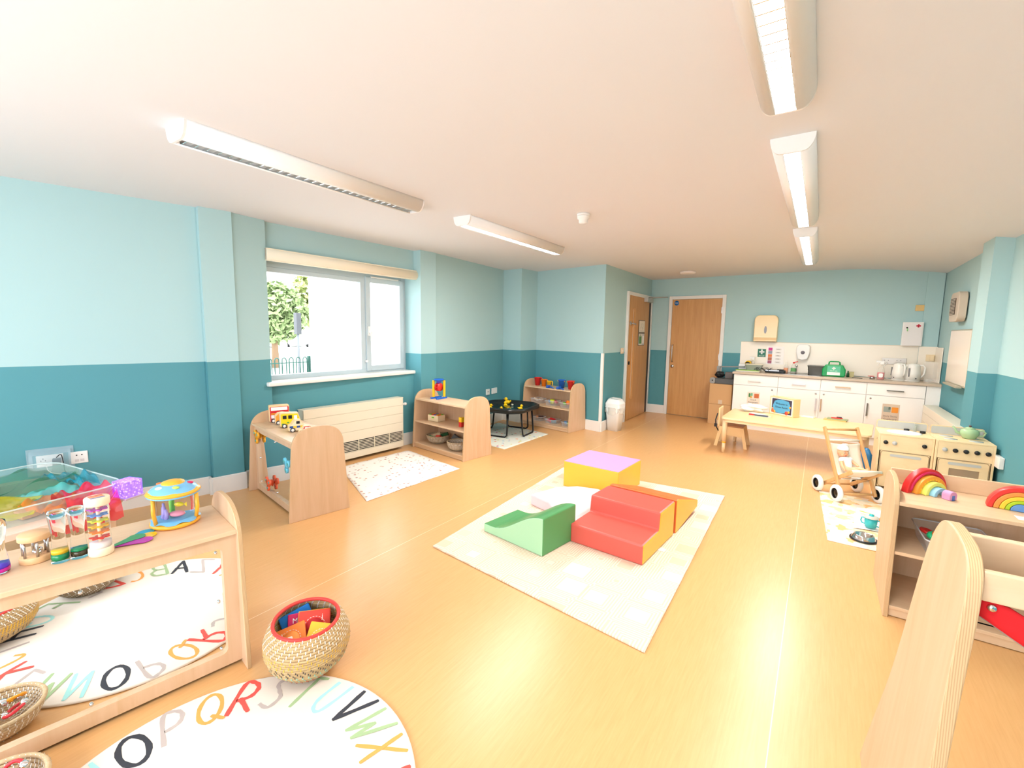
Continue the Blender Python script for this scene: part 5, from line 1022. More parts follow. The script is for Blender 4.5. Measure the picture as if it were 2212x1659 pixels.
b = MB(); rr = random.Random(3); P = [(-.16+.02*math.sin(k*1.7)-.1*math.sin(k*.5), -.03+.06*math.cos(k*1.1), .02+.05*abs(math.sin(k*.9))) for k in range(26)]; b.tube(P, .004, 6); b.obj('tangled_lead', BLACK, t)
lat('soap_bottle', [(0, 0), (.03, 0), (.032, .01), (.032, .09), (.014, .125), (.012, .14), (.009, .165), (0, .165)], atK(1697, .36), 'washing-up bottle with orange liquid behind the radio', 'bottle', FROST, parts=(('liquid', lambda q: q.lathe([(0, .003), (.029, .003), (.029, .075), (0, .075)], 20), mat('orange_liquid', (246, 140, 60), .2)),))
lat('pump_bottle', [(0, 0), (.034, 0), (.036, .01), (.036, .08), (.026, .12), (.012, .15)], atK(1713, .33), 'clear bottle with red nozzle and green label by the tap', 'bottle', FROST, parts=(('label', lambda q: q.cyl((0, 0, .03), (0, 0, .08), .0365, cap=False), mat('label_green', (90, 160, 90), .5)), ('pump', lambda q: (q.cyl((0, 0, .15), (0, 0, .17), .014), q.tube([(0, 0, .165), (.05, 0, .178)], .006, 6)), RED)))
t = thing('sink', onK(.86, .24, .8722), KA, 'inset stainless steel sink in the worktop', 'sink'); b = MB(); b.prism(rrect(-.27, -.17, .27, .17, .05), 0, .003); b.obj('rim', METAL, t); MB().prism(rrect(-.23, -.13, .12, .13, .05), .003, .0036).obj('bowl', mat('sink_bowl_steel', (130, 128, 124), .25, 1), t)
for px, lb in ((1719, 'chrome tap at the left of the sink'), (1747, 'chrome tap at the right of the sink')):
    t = thing('tap', atK(px, .40), KA, lb, 'tap'); b = MB(); b.cyl((0, 0, 0), (0, 0, .10), .012); b.cyl((0, 0, .1), (0, 0, .125), .02, n=16); b.tube([(0, 0, .08), (0, -.06, .1), (0, -.09, .07)], .008, 8); b.obj('body', CHROME, t)
t = thing('dish_tub', atK(1762, .30), KA, 'dark grey plastic tub next to the green first aid case', 'tub'); b = MB(); frus(b, .085, .07, 0, .10, .085, .13, .02); b.obj('tub_body', mat('dark_tub', (84, 82, 76), .4), t); MB().prism(rrect(-.104, -.09, .104, .09, .02), .125, .135).obj('tub_rim', mat('dark_tub'), t)
t = thing('first_aid_case', atK(1800, .22), KA, 'green plastic first aid case with white cross on the worktop', 'first aid kit'); GC = mat('case_green', (0, 150, 76), .35)
MB().prism([(-.125, .0), (.125, .0), (.135, .02), (.135, .10), (.10, .165), (-.10, .165), (-.135, .10), (-.135, .02)], -.035, .035, FACE).obj('case', GC, t, bevel=.012)
MB().tube([(-.065, 0, .16), (-.06, 0, .2), (-.045, 0, .208), (.045, 0, .208), (.06, 0, .2), (.065, 0, .16)], .009, 8).obj('carry_handle', GC, t)
MB().box((-.075, -.0365, .02), (.075, -.035, .145)).obj('label_panel', mat('label_mint', (96, 190, 150), .5), t); MB().box((-.075, -.0375, .02), (.075, -.0364, .06)).obj('white_panel', WHITE, t)
b = MB(); b.box((-.007, -.0378, .095), (.007, -.0364, .135)); b.box((-.022, -.0378, .108), (.022, -.0364, .122)); b.obj('cross', WHITE, t); text('FIRST AID', .02, TR(0, -.0372, .078) @ UP, WHITE, t)
lat('small_bottle', [(0, 0), (.016, 0), (.016, .05), (.008, .06), (.008, .085), (0, .085)], atK(1831, .28), 'small dark green bottle right of the first aid case', 'bottle', mat('bottle_dark_green', (30, 84, 52), .3))
tag(MB().box((-.03, -.025, 0), (.03, .025, .07)).obj('small_carton', mat('carton_sand', (190, 180, 130), .6), loc=atK(1838, .34), bevel=.002), 'small sand-coloured carton behind the dark green bottle', 'carton')
q = atK(1848, .14); cable('pen_lead', [(q.x-.04, q.y+.02, WT+.006), (q.x, q.y, WT+.006), (q.x+.03, q.y-.03, WT+.005), (q.x+.07, q.y-.035, WT+.005)], .004, BLACK, 'short dark lead lying on the worktop')
t = thing('jar', atK(1884, .20), KA, 'low steel jar with red lid beside the pink spray bottle', 'jar'); MB().lathe([(0, 0), (.028, 0), (.028, .03), (0, .03)], 20).obj('body', METAL, t); MB().box((-.05, -.02, .034), (.02, .02, .04)).obj('lid', RED, t)
def kettle(p, rz, label):
    t = thing('kettle', p, rz, label, 'kettle', None); KM = mat('kettle_white', (240, 236, 228), .25)
    MB().lathe([(0, 0), (.078, 0), (.08, .012), (0, .012)], 28).obj('power_base', KM, t)
    MB().lathe([(0, .014), (.078, .014), (.076, .1), (.064, .2), (.058, .215), (.03, .226), (0, .228)], 28).obj('body', KM, t)
    MB().tube([(.055, 0, .205), (.09, 0, .21), (.112, 0, .18), (.108, 0, .1), (.08, 0, .05)], .011, 8).obj('handle', KM, t)
    MB().prism([(-.04, -.014), (-.04, .014), (-.082, 0)], .17, .212).obj('spout', KM, t); MB().box((-.05, -.072, .06), (-.032, -.06, .17), None).obj('level_window', mat('kettle_window', (130, 126, 126), .2), t, bevel=.004); MB().ball((.03, -.074, .04), .007, 8).obj('switch', BLACK, t)
kettle(atK(1940, .24), KA-1.1, 'left white kettle with its handle facing forward'); kettle(atK(1970, .22), KA, 'right white kettle seen side on with grey level window')
q = atK(1922, .3); cable('kettle_lead', [(q.x-.03, q.y+.12, 1.09), (q.x-.09, q.y+.06, .99), (q.x-.06, q.y-.02, .90), (q.x-.03, q.y-.06, .885), (q.x+.03, q.y-.03, .88)], .004, WHITE, 'white kettle lead hanging in front of the grey sockets')
t = thing('clear_stand', atK(2010, .24), KA+.2, 'clear acrylic leaflet stand at the right end of the worktop', 'stand'); b = MB(); b.box((-.07, .0, 0), (.07, .003, .26), RX(-.2)); b.box((-.07, -.06, 0), (.07, .03, .003)); b.box((-.07, -.06, 0), (.07, -.057, .04)); b.obj('acrylic', mat('stand_clear', (240, 234, 226), .08, alpha=.25), t)
# boxes and clutter at the left end
CB = mat('cardboard', (204, 160, 112), .8); TAPE = mat('parcel_tape', (208, 186, 160), .35)
for z, lb in ((0, 'lower cardboard box beside the kitchen units'), (.3265, 'upper cardboard box beside the kitchen units')):
    t = thing('cardboard_box', (2.953, 7.835, z), math.radians(-3), lb, 'box'); MB().box((0, 0, 0), (.33, .36, .324)).obj('carton', CB, t, bevel=.003); MB().box((.14, -.001, .005), (.2, .0, .07)).obj('tape', TAPE, t)
t = thing('laminator', (2.99, 7.86, .652), math.radians(-3), 'dark grey machine with grey end cap on the upper cardboard box', 'machine'); MB().box((.03, 0, 0), (.30, .3, .085)).obj('case', mat('machine_grey', (84, 84, 84), .5), t, bevel=.006); b = MB(); b.prism(rrect(-.045, 0, .035, .095, .03), -.015, .04, FACE); b.obj('end_cap', mat('machine_light', (150, 148, 144), .4), t); MB().cyl((-.005, -.016, .05), (-.005, -.012, .05), .01).obj('dark_knob', BLACK, t)
def lump(name, loc, r, m, label, cat, seed=1, amp=.25, n=18, par=None):
    b = MB(); rr = random.Random(seed); a = [rr.uniform(0, 6) for _ in range(6)]
    def f(u, v):
        th, ph = 2*math.pi*u, math.pi*(v-.5); k = 1+amp*(.5*math.sin(3*th+a[0])*math.cos(ph)+.3*math.sin(5*th+4*ph+a[1])*math.cos(ph)+.3*math.sin(7*ph+2*th+a[2])*math.cos(ph)); return (r[0]*k*math.cos(ph)*math.cos(th), r[1]*k*math.cos(ph)*math.sin(th), max(-r[2]*.98, r[2]*k*math.sin(ph)))
    b.grid(f, n*2, n); o = b.obj(name, m, par, loc=loc); return tag(o, label, cat) if not par else o
lump('camera_bag', (3.06, 7.98, .792), (.07, .06, .052), BLACK, 'black soft bag on top of the dark grey machine', 'bag', 3)
tag(MB().box((-.055, -.05, 0), (.055, .05, .10)).obj('small_speaker', mat('speaker_grey', (98, 92, 90), .6), loc=(3.21, 7.95, .738), bevel=.006), 'small dark grey box standing on the machine beside the units', 'box')
t = thing('paper_trimmer', (3.03, 8.08, .90), math.radians(-4), 'long grey trimmer arm reaching over the end of the worktop', 'trimmer')
MB().box((0, -.012, .0), (.38, .012, .022), RY(-.05)).obj('arm', mat('trimmer_grey', (130, 132, 130), .4, .3), t, bevel=.003); MB().box((-.03, -.02, -.16), (.02, .02, .02)).obj('bracket', mat('machine_light'), t, bevel=.004)
t = thing('tape_drum', (3.22, 8.10, .874), 0, 'white carton with a yellow and black cap behind the trimmer arm', 'carton'); MB().box((-.08, -.03, 0), (.05, .03, .10)).obj('carton', WHITE, t); b = MB(); b.cyl((.05, -.035, .11), (.05, .035, .11), .045, n=24); b.obj('yellow_cap', mat('cap_yellow', (240, 190, 30), .4), t); MB().cyl((.045, -.038, .107), (.045, -.035, .107), .034, n=24).obj('black_mouth', BLACK, t)
t.location.z = .8735; t.location.x = 3.40; 
# ------------------------------------------------------------------ low table and what lies on it
TZt = .443
t = thing('nursery_table', (0, 0, 0), 0, 'long low wooden nursery table in front of the kitchen units', 'table')
cn = [Vector(p) for p in ((3.45, 5.93, 0), (4.875, 5.79, 0), (4.95, 6.55, 0), (3.47, 6.76, 0))]; o = []
for k, c in enumerate(cn):
    a, b_ = cn[k-1], cn[(k+1) % 4]; s0, s1 = c+(a-c).normalized()*.05, c+(b_-c).normalized()*.05
    for u in (0, .25, .5, .75, 1): q = (1-u)**2*s0+2*u*(1-u)*c+u*u*s1; o.append((q.x, q.y))
MB().use(TABLEW).prism(o, TZt-.024, TZt, side=mat('table_edge', (246, 220, 176), .4)).obj('tabletop', None, t, bevel=.004)
MB().prism([(x*.955+4.17*.045, y*.93+6.26*.07) for x, y in o], TZt-.06, TZt-.024).obj('underframe', mat('table_edge'), t)
for c in (cn[0]+Vector((.04, .06, 0)), cn[1]+Vector((-.03, .22, 0)), cn[2]+Vector((-.06, -.06, 0)), cn[3]+Vector((.05, -.06, 0))):
    g = MB().cyl((c.x, c.y, .14), (c.x, c.y, TZt-.024), .026, .029, 20).obj('leg', mat('leg_beech', (240, 208, 164), .4), t); MB().cyl((c.x, c.y, 0), (c.x, c.y, .125), .017, .02, 16).obj('foot', mat('leg_beech'), g); MB().cyl((c.x, c.y, .125), (c.x, c.y, .14), .024, n=20).obj('yellow_ring', mat('ring_amber', (250, 180, 30), .4), g)
t = thing('welcome_frame', (3.90, 6.64, TZt+.0005), math.atan2(-.27, .24)+.16, 'wooden box frame with a Welcome to Ocean Room picture on the table', 'frame')
FW = mat('frame_pine', (238, 204, 150), .5); b = MB(); W_, D_, Hh = .345, .10, .225
b.box((0, 0, 0), (W_, D_, .012)); b.box((0, 0, Hh-.012), (W_, D_, Hh)); b.box((0, 0, .012), (.012, D_, Hh-.012)); b.box((W_-.012, 0, .012), (W_, D_, Hh-.012)); b.box((.012, D_-.004, .012), (W_-.012, D_, Hh-.012)); b.obj('frame', FW, t, bevel=.0015)
MB().box((.012, .003, .012), (W_-.012, .006, Hh-.012)).obj('card', WHITE, t)
MB().prism([(.03+x*(W_-.06), .024+z*(Hh-.048)) for x, z in ((0, 0), (1, 0), (1, 1), (0, 1))], .0018, .003, FACE).obj('picture_ground', mat('reef_dark', (66, 56, 80), .5), t)
MB().prism([(.055, .05), (.10, .03), (.18, .028), (.26, .04), (.30, .08), (.295, .14), (.27, .185), (.18, .197), (.11, .19), (.07, .17), (.045, .11)], .0008, .0018, FACE).obj('water_patch', mat('sea_blue', (90, 170, 214), .5), t)
for x, z, r_, c in ((.05, .045, .022, (240, 120, 70)), (.075, .035, .016, (250, 190, 70)), (.25, .04, .024, (226, 80, 60)), (.28, .055, .015, (250, 180, 60)), (.045, .075, .012, (240, 160, 110)), (.295, .115, .014, (244, 170, 70))): MB().cyl((x, .0008, z), (x, -.0002, z), r_, n=12).obj('painted_coral', mat('coral_%d_%d' % c[:2], c, .5), t)
INK = mat('ink_navy', (30, 40, 60), .5); text('Welcome to', .034, TR(.172, .0002, .142) @ UP, INK, t); text('Ocean Room', .034, TR(.172, .0002, .10) @ UP, INK, t)
PLB = mat('crinkled_film', (250, 248, 240), .12, alpha=.75)
lump('plastic_bag', (3.70, 6.62, TZt+.05), (.13, .07, .05), PLB, 'crumpled clear plastic bag on the left of the table', 'bag', 8, .55, 22)
t = thing('packet', (3.80, 6.33, TZt+.001), -.3, 'white shaped card with red items in a clear packet on the table', 'packet'); MB().prism([(-.09, -.03), (.0, -.04), (.10, -.02), (.11, .01), (.02, .02), (-.05, .045), (-.09, .03)], .018, .026).obj('white_card', WHITE, t, bevel=.004); MB().box((-.09, -.04, .002), (-.03, .03, .017)).obj('red_item', RED, t, bevel=.003); MB().box((-.02, -.03, .002), (.12, .01, .014)).obj('striped_item', mat('dark_slate', (80, 84, 100), .5), t); MB().box((-.1, -.05, 0), (.14, .05, .0018)).obj('film', PLB, t)
t = thing('papers', (4.28, 6.62, TZt+.0005), -.25, 'white papers lying flat beside the welcome frame', 'papers'); MB().box((-.11, -.05, 0), (.11, .06, .006)).obj('sheet', mat('paper_cream'), t); MB().box((-.02, -.04, .006), (.10, .04, .011)).obj('sheet', mat('paper_white'), t)
t = thing('board_book_stack', (4.60, 6.58, TZt+.0005), -.15, 'two thin board books with red and black toys on top, on the table', 'books'); MB().box((-.12, -.05, 0), (.10, .05, .012)).obj('board_book', mat('book_gold', (206, 180, 110), .5), t); MB().box((-.09, -.04, .012), (.11, .045, .024)).obj('board_book', mat('book_sage', (150, 160, 120), .5), t); MB().prism([(-.05, -.02), (.03, -.03), (.06, .0), (0, .03)], .024, .036).obj('red_piece', RED, t); MB().box((0, .0, .036), (.05, .02, .044)).obj('black_piece', BLACK, t)
# toddler chair tucked under the left end
t = thing('toddler_chair', (3.52, 6.46, 0), 0, 'small wooden toddler chair with black strap tucked under the table end', 'chair'); CW = mat('chair_birch', (244, 208, 152), .45)
MB().box((-.14, -.14, .262), (.13, .14, .278)).obj('seat', mat('seat_brown', (176, 124, 84), .5), t, bevel=.003)
for y in (-.145, .13): MB().prism([(-.13, .16), (.12, .14), (.12, .262), (-.13, .262)], y, y+.015, FACE).obj('side_rail', CW, t, bevel=.002)
for sx in (-1, 1):
    for sy in (-1, 1): b = MB(); Mx = TR(sx*.12, sy*.14, .26); b.prism([(-.02, 0), (.02, 0), (.02+sx*.055, -.26), (-.02+sx*.055, -.26)][::1], -.011, .011, Mx @ FACE); b.obj('leg', CW, t, bevel=.002)
MB().box((-.165, -.12, .25), (-.148, .12, .49), None).obj('backrest', CW, t, bevel=.004)
b = MB(); b.tube([(-.175, -.12, .42), (-.19, -.15, .34), (-.18, -.16, .26), (-.15, -.15, .2)], .008, 6); b.box((-.2, -.17, .25), (-.17, -.14, .29)); b.obj('safety_strap', BLACK, t)
lump('plastic_sack', (4.835, 5.70, .165), (.065, .07, .165), mat('sack_blue', (36, 110, 160), .25), 'blue plastic-wrapped bag under the right end of the table', 'bag', 5, .25, 20)
lump('black_bag', (4.80, 5.98, .13), (.08, .11, .13), mat('sack_black', (36, 36, 42), .2), 'shiny black bag behind the blue one under the table', 'bag', 6, .3, 20)
# ------------------------------------------------------------------ toy stroller with doll
SW0 = Vector((4.463, 5.055, .0)); SA = math.atan2(-.869, .495)
t = thing('toy_stroller', SW0, SA, 'small wooden toy pushchair with cream sling and white wheels', 'toy pushchair'); ST = t
# local x forward, local y to the left of forward; the far side of the pair of wheels lies at +y
LW_ = .325
def bar(b, p, q, w_, d_): 
    p, q = Vector(p), Vector(q); v = q-p; M = Matrix.Translation(p) @ v.to_track_quat('Z', 'Y').to_matrix().to_4x4(); b.box((-w_/2, -d_/2, 0), (w_/2, d_/2, v.length), M)
for y in (.02, LW_-.02): b = MB(); bar(b, (.29, y, .055), (-.03, y, .60), .018, .034); b.obj('handle_bar', BEECH, t, bevel=.004)
for y in (.042, LW_-.042): b = MB(); bar(b, (.0, y, .07), (.37, y, .292), .018, .034); b.obj('seat_bar', BEECH, t, bevel=.006)
b = MB(); b.cyl((-.022, .02, .58), (-.022, LW_-.02, .58), .011); b.obj('push_handle', BEECH, t)
for x, z in ((0, .072), (.28, .072)): MB().cyl((x, 0, z), (x, LW_, z), .009).obj('axle', BEECH, t)
MB().cyl((.215, .012, .185), (.215, LW_-.012, .185), .006).obj('pivot_bolt', CHROME, t)
for x in (0, .28):
    for y, s in ((0, -1), (LW_, 1)):
        b = MB(); b.lathe([(.045, -.018), (.066, -.018), (.073, -.010), (.0735, .0), (.073, .010), (.066, .018), (.045, .018)], 32, TR(x, y+s*.01, .0745) @ RX(math.pi/2)); g = b.obj('wheel', mat('wheel_white', (244, 240, 236), .35), t)
        b = MB(); b.lathe([(0, .012), (.012, .014), (.022, .008), (.045, .012), (.045, -.012), (.022, -.008), (0, -.014)], 28, TR(x, y+s*.01, .0745) @ RX(math.pi/2)); b.obj('hub', mat('hub_black_gloss', (28, 26, 26), .12), g)
pf = [(.055, .47), (.06, .43), (.085, .36), (.125, .28), (.165, .225), (.22, .215), (.29, .245), (.36, .298)]
b = MB(); b.grid(lambda u, v: (lambda k, f: (pf[k][0]*(1-f)+pf[min(k+1, 7)][0]*f, .034+.257*v, pf[k][1]*(1-f)+pf[min(k+1, 7)][1]*f-.012*math.sin(math.pi*v)))(min(int(u*7), 7), u*7-min(int(u*7), 7)), 28, 8); b.obj('sling', mat('sling_canvas', (244, 232, 212), .8), t, solid=.003)
MB().cyl((.03+.0, .03, .49), (.03, LW_-.03, .49), .010).obj('top_hem', mat('sling_canvas'), t); MB().cyl((.365, .045, .297), (.365, LW_-.045, .297), .012).obj('front_hem', mat('sling_canvas'), t)
# doll, one skinned body
D = thing('baby_doll', SW0, SA, 'baby doll in white hat and bodysuit sitting in the toy pushchair', 'doll'); SKN = mat('doll_skin', (244, 184, 142), .45); WC = mat('white_cotton', (246, 242, 240), .85)
def skin(name, verts, edges, rad, m, par, root=0, sub=2):
    me = bpy.data.meshes.new(name); me.from_pydata(verts, edges, []); o = bpy.data.objects.new(name, me); S.collection.objects.link(o); o.parent = par
    q = o.modifiers.new('k', 'SKIN'); 
    for k, r_ in enumerate(rad): me.skin_vertices[0].data[k].radius = (r_, r_) if not isinstance(r_, tuple) else r_
    me.skin_vertices[0].data[root].use_root = True; q.use_smooth_shade = True
    u = o.modifiers.new('u', 'SUBSURF'); u.levels = u.render_levels = sub; me.materials.append(m)
    dg = bpy.context.evaluated_depsgraph_get(); nm = bpy.data.meshes.new_from_object(o.evaluated_get(dg)); o.modifiers.clear(); o.data = nm
    for p in nm.polygons: p.use_smooth = True
    return o
Yd = .125
V_ = [(.175, Yd, .262), (.155, Yd-.002, .30), (.13, Yd-.004, .335), (.118, Yd-.006, .362),                       # pelvis, belly, chest, neck
      (.142, Yd-.036, .340), (.175, Yd-.050, .305), (.205, Yd-.048, .272), (.215, Yd-.046, .262),                # near arm
      (.132, Yd+.036, .345), (.155, Yd+.062, .315), (.195, Yd+.076, .295), (.208, Yd+.080, .290),                # far arm
      (.205, Yd-.022, .262), (.262, Yd+.002, .283), (.300, Yd+.032, .275), (.318, Yd+.045, .292),                # near leg
      (.20, Yd+.026, .265), (.245, Yd+.055, .288), (.285, Yd+.085, .285), (.298, Yd+.095, .305),                 # far leg
      (.222, Yd-.052, .256), (.226, Yd-.045, .254), (.226, Yd-.038, .257), (.218, Yd-.034, .268),
      (.222, Yd+.075, .288), (.224, Yd+.083, .286), (.222, Yd+.09, .288), (.21, Yd+.07, .300)]
E_ = [(0, 1), (1, 2), (2, 3), (2, 4), (4, 5), (5, 6), (6, 7), (2, 8), (8, 9), (9, 10), (10, 11), (0, 12), (12, 13), (13, 14), (14, 15), (0, 16), (16, 17), (17, 18), (18, 19), (7, 20), (7, 21), (7, 22), (6, 23), (11, 24), (11, 25), (11, 26), (10, 27)]
Rr = [.032, .036, .030, .017, .017, .015, .011, .009, .017, .015, .011, .009, .024, .018, .012, .011, .024, .018, .012, .011]+[.0032]*8
body = skin('body', V_, E_, Rr, SKN, D)
HC = Vector((.108, Yd-.008, .402)); HM = TR(*HC) @ RZ(.12) @ RY(.1)
b = MB(); b.ball((0, 0, 0), (.043, .043, .049), 24, None); 
for v in b.b.verts:
    x, y, z = v.co; 
    if z < 0: v.co.y *= 1-.9*z if z > -.025 else 1.02
b.ball((.044, 0, -.008), (.006, .006, .005), 10); 
for s in (-1, 1): b.ball((.026, s*.019, -.019), (.014, .014, .012), 12); b.ball((.0, s*.043, -.006), (.008, .004, .012), 10)
for v in b.b.verts: v.co = HM @ v.co
hd = b.obj('head', SKN, D)
for s in (-1, 1):
    MB().ball(HM @ Vector((.0395, s*.016, .003)), (.005, .0065, .0052), 12).obj('eye', mat('eye_white', (240, 236, 230), .2), hd); MB().ball(HM @ Vector((.0435, s*.016, .003)), (.0022, .0032, .0036), 10).obj('iris', mat('iris_brown', (96, 70, 50), .2), hd)
    MB().tube([HM @ Vector((.0425, s*.009, .012)), HM @ Vector((.0415, s*.016, .0145)), HM @ Vector((.038, s*.024, .012))], .0012, 5).obj('eyebrow', mat('brow_tan', (206, 140, 100), .6), hd)
b = MB(); b.ball(HM @ Vector((.041, 0, -.023)), (.004, .009, .0032), 12); b.obj('mouth', mat('doll_lip', (222, 96, 84), .4), hd)
b = MB(); b.lathe([(.0425, .021), (.0455, .019), (.046, .026), (.043, .040), (.031, .056), (.014, .066), (0, .068)], 28, RY(-.12))
b.tube([(0, -.002, .062), (.004, .006, .072), (.012, .022, .074)], [.007, .008, .004], 8); b.tube([(0, 0, .062), (-.004, -.006, .071), (-.002, -.016, .073)], [.006, .007, .004], 8)
for v in b.b.verts: v.co = HM @ v.co
b.obj('hat', WC, D)
cl = skin('bodysuit', [(.205, Yd, .259), (.180, Yd, .263), (.156, Yd-.002, .302), (.131, Yd-.004, .337), (.122, Yd-.005, .352), (.144, Yd-.040, .340), (.162, Yd-.048, .320), (.134, Yd+.040, .345), (.146, Yd+.056, .328)], [(0, 1), (1, 2), (2, 3), (3, 4), (3, 5), (5, 6), (3, 7), (7, 8)], [.031, .0385, .0405, .0345, .024, .022, .021, .022, .021], WC, D, 2)
# ------------------------------------------------------------------ toy sink and toy cooker
BP = BIRCH; PG = mat('panel_grey', (192, 192, 188), .4); LN = mat('routed_line', (120, 84, 52), .6)
def appliance(loc, w_, d_, h, label, kind):
    t = thing('toy_cooker' if kind == 'stove' else 'toy_sink', loc, 0, label, 'toy kitchen unit')
    b = MB(); th = .015
    b.box((0, -.0005, .0), (th, d_, h)); b.box((w_-th, -.0005, .0), (w_, d_, h)); b.box((th, 0, h-.012), (w_-th, d_, h)); b.box((th, d_-.01, .02), (w_-th, d_, h-.012)); b.box((th, .012, .07), (w_-th, d_-.01, .082)); b.obj('carcass', BP, t, bevel=.002)
    fz0, fz1 = .075, h-.012; 
    MB().box((th+.0005, -.0002, h*.74), (w_-th-.0005, .012, fz1-.0005)).obj('control_panel', BP, t)
    dz0, dz1 = .10, h*.735
    if kind == 'stove':
        b = MB(); wx0, wx1, wz0, wz1 = w_*.27, w_*.78, dz1-.17, dz1-.075
        b.box((th+.008, -.002, dz0), (wx0, .012, dz1)); b.box((wx1, -.002, dz0), (w_-th-.008, .012, dz1)); b.box((wx0, -.002, dz0), (wx1, .012, wz0)); b.box((wx0, -.002, wz1), (wx1, .012, dz1)); d = b.obj('oven_door', BP, t); MB().box((wx0, .004, wz0), (wx1, .006, wz1)).obj('oven_window', mat('window_brown_clear', (176, 150, 122), .1, alpha=.8), d)
    else: d = MB().box((th+.008, -.002, dz0), (w_-th-.008, .012, dz1)).obj('door', BP, t)
    r = rrect(th+.012, dz0+.003, w_-th-.012, dz1-.003, .02, 5); MB().tube([(x, -.0025, z) for x, z in r], .0016, 5, closed=True).obj('routed_outline', LN, d)
    MB().prism(rrect(w_*.24, dz1-.045, w_*.80, dz1-.022, .011), -.0045, -.002, FACE).obj('handle_slot', PG, d)
    MB().box((th, .02, 0), (w_-th, .032, .05)).obj('kick_board', mat('kick_brown', (150, 100, 60), .6), t)  # kick board in a browner tone than the birch panels
    ks = ((.14, BLACK), (.30, PG), (.83, BLACK)) if kind != 'stove' else ((.16, PG), (.34, BLACK), (.52, BLACK), (.70, BLACK), (.88, BLACK))
    for f, m in ks: MB().cyl((w_*f, 0, h*.87), (w_*f, -.014, h*.87), .0165, n=24).obj('knob', m, t)
    MB().prism(rrect(.006, h+.0, w_-.006, h+.075, .014), d_-.012, d_, FACE).obj('backsplash', BP, t); MB().prism(rrect(.012, h+.002, w_-.012, h+.068, .012), d_-.0135, d_-.012, FACE).obj('backsplash_panel', PG, t)
    return t
SKH = .58
t = appliance((4.872, 5.19, 0), .375, .345, SKH, 'wooden toy sink unit with white bowl, left of the toy cooker', 'sink')
MB().lathe([(0, .0015), (.09, .002), (.106, .005), (.118, .006), (.122, .003), (.122, 0)], 36, TR(.19, .16, SKH) @ Matrix.Diagonal((1, .85, 1, 1))).obj('bowl', mat('bowl_white', (246, 246, 244), .2), t)
b = MB(); b.box((-.010, -.010, 0), (.010, .010, .075), TR(.275, .27, SKH) @ RX(.3)); b.box((-.009, -.07, .062), (.009, .01, .078), TR(.275, .26, SKH)); b.obj('tap', mat('tap_grey', (176, 180, 170), .3, .4), t, bevel=.003)
for x, y in ((.22, .285), (.325, .235)): MB().cyl((x, y, SKH), (x, y, SKH+.018), .02, n=20).obj('tap_knob', BLACK, t)
MB().cyl((-.0005, .10, .515), (.001, .10, .515), .009).obj('hand_hole', mat('hole_dark', (70, 40, 24), .7), t)
t = appliance((5.25, 5.17, 0), .36, .345, SKH, 'wooden toy cooker with five knobs and an oven window, against the right wall', 'stove')
for x, y in ((.10, .25), (.105, .11), (.26, .25), (.26, .10)): MB().cyl((x, y, SKH), (x, y, SKH+.0015), .045, n=32).obj('hob_ring', PG, t)
t = thing('toy_teapot', (5.49, 5.40, SKH+.0018), -.1, 'pale green teapot on the toy cooker', 'teapot'); TG = mat('teapot_green', (168, 196, 150), .2)
MB().lathe([(0, 0), (.04, 0), (.044, .008), (.058, .03), (.062, .05), (.055, .072), (.034, .084), (0, .086)], 32).obj('pot', TG, t); MB().lathe([(.032, .085), (.03, .092), (.01, .098), (0, .098)], 24).obj('lid', TG, t); MB().cyl((0, 0, .098), (0, 0, .112), .007, .010, 12).obj('lid_knob', mat('knob_plum', (96, 60, 60), .3), t)
MB().tube([(-.05, 0, .035), (-.08, 0, .045), (-.092, 0, .075), (-.108, 0, .092)], [.014, .011, .008, .007], 10).obj('spout', TG, t); MB().tube([(.052, 0, .07), (.078, 0, .078), (.098, 0, .06), (.09, 0, .035), (.06, 0, .028)], .006, 8).obj('handle', TG, t)
# ------------------------------------------------------------------ patchwork rug with tea things
PAT = speckle('patchwork_print', (250, 232, 200), [(242, 186, 124), (246, 222, 206), (246, 214, 160), (228, 222, 200), (248, 228, 190), (250, 236, 210), (250, 228, 196), (248, 232, 214)], 15, 9, .85, .2)
for q_ in MATS['patchwork_print'].node_tree.nodes:
    if q_.type == 'TEX_VORONOI': q_.distance = 'MANHATTAN'
sheet('patchwork_rug', [(4.47, 5.04), (5.35, 5.00), (5.40, 3.80), (4.525, 3.83)], PAT, 'cream and orange patchwork rug beneath the toy pushchair wheels', 'rug', .004, .0006, 24, .003)
CLO = mat('cloth_white', (248, 246, 244), .85)
def cloth(u, v): x = (u-.5)*.40; y = (v-.5)*.52; return (x+.10*v*(1-u), y, .009+.008*(.5+.5*math.sin(8*u+5*v))*(.5+.5*math.sin(7*v+2*u)))
b = MB(); b.grid(cloth, 24, 24); o = tag(b.obj('muslin_cloth', CLO, loc=(4.86, 4.46, .0)), 'white muslin cloth spread on the patchwork rug', 'cloth'); o.rotation_euler = (0, 0, .1)
def spoon(x, y, rz, rgb, lb):
    t = thing('toy_spoon', (x, y, .03), rz, lb, 'spoon'); b = MB(); b.ball((0, 0, 0), (.02, .013, .004), 14); b.tube([(.015, 0, 0), (.05, 0, .002), (.085, 0, 0)], [.004, .003, .0045], 6); b.obj('spoon', mat('spoon_%d' % rgb[0], rgb, .4), t)
spoon(4.76, 4.56, -.5, (200, 226, 120), 'lime green toy spoon on the white cloth'); spoon(4.75, 4.44, -.2, (212, 180, 214), 'lilac toy spoon on the white cloth')
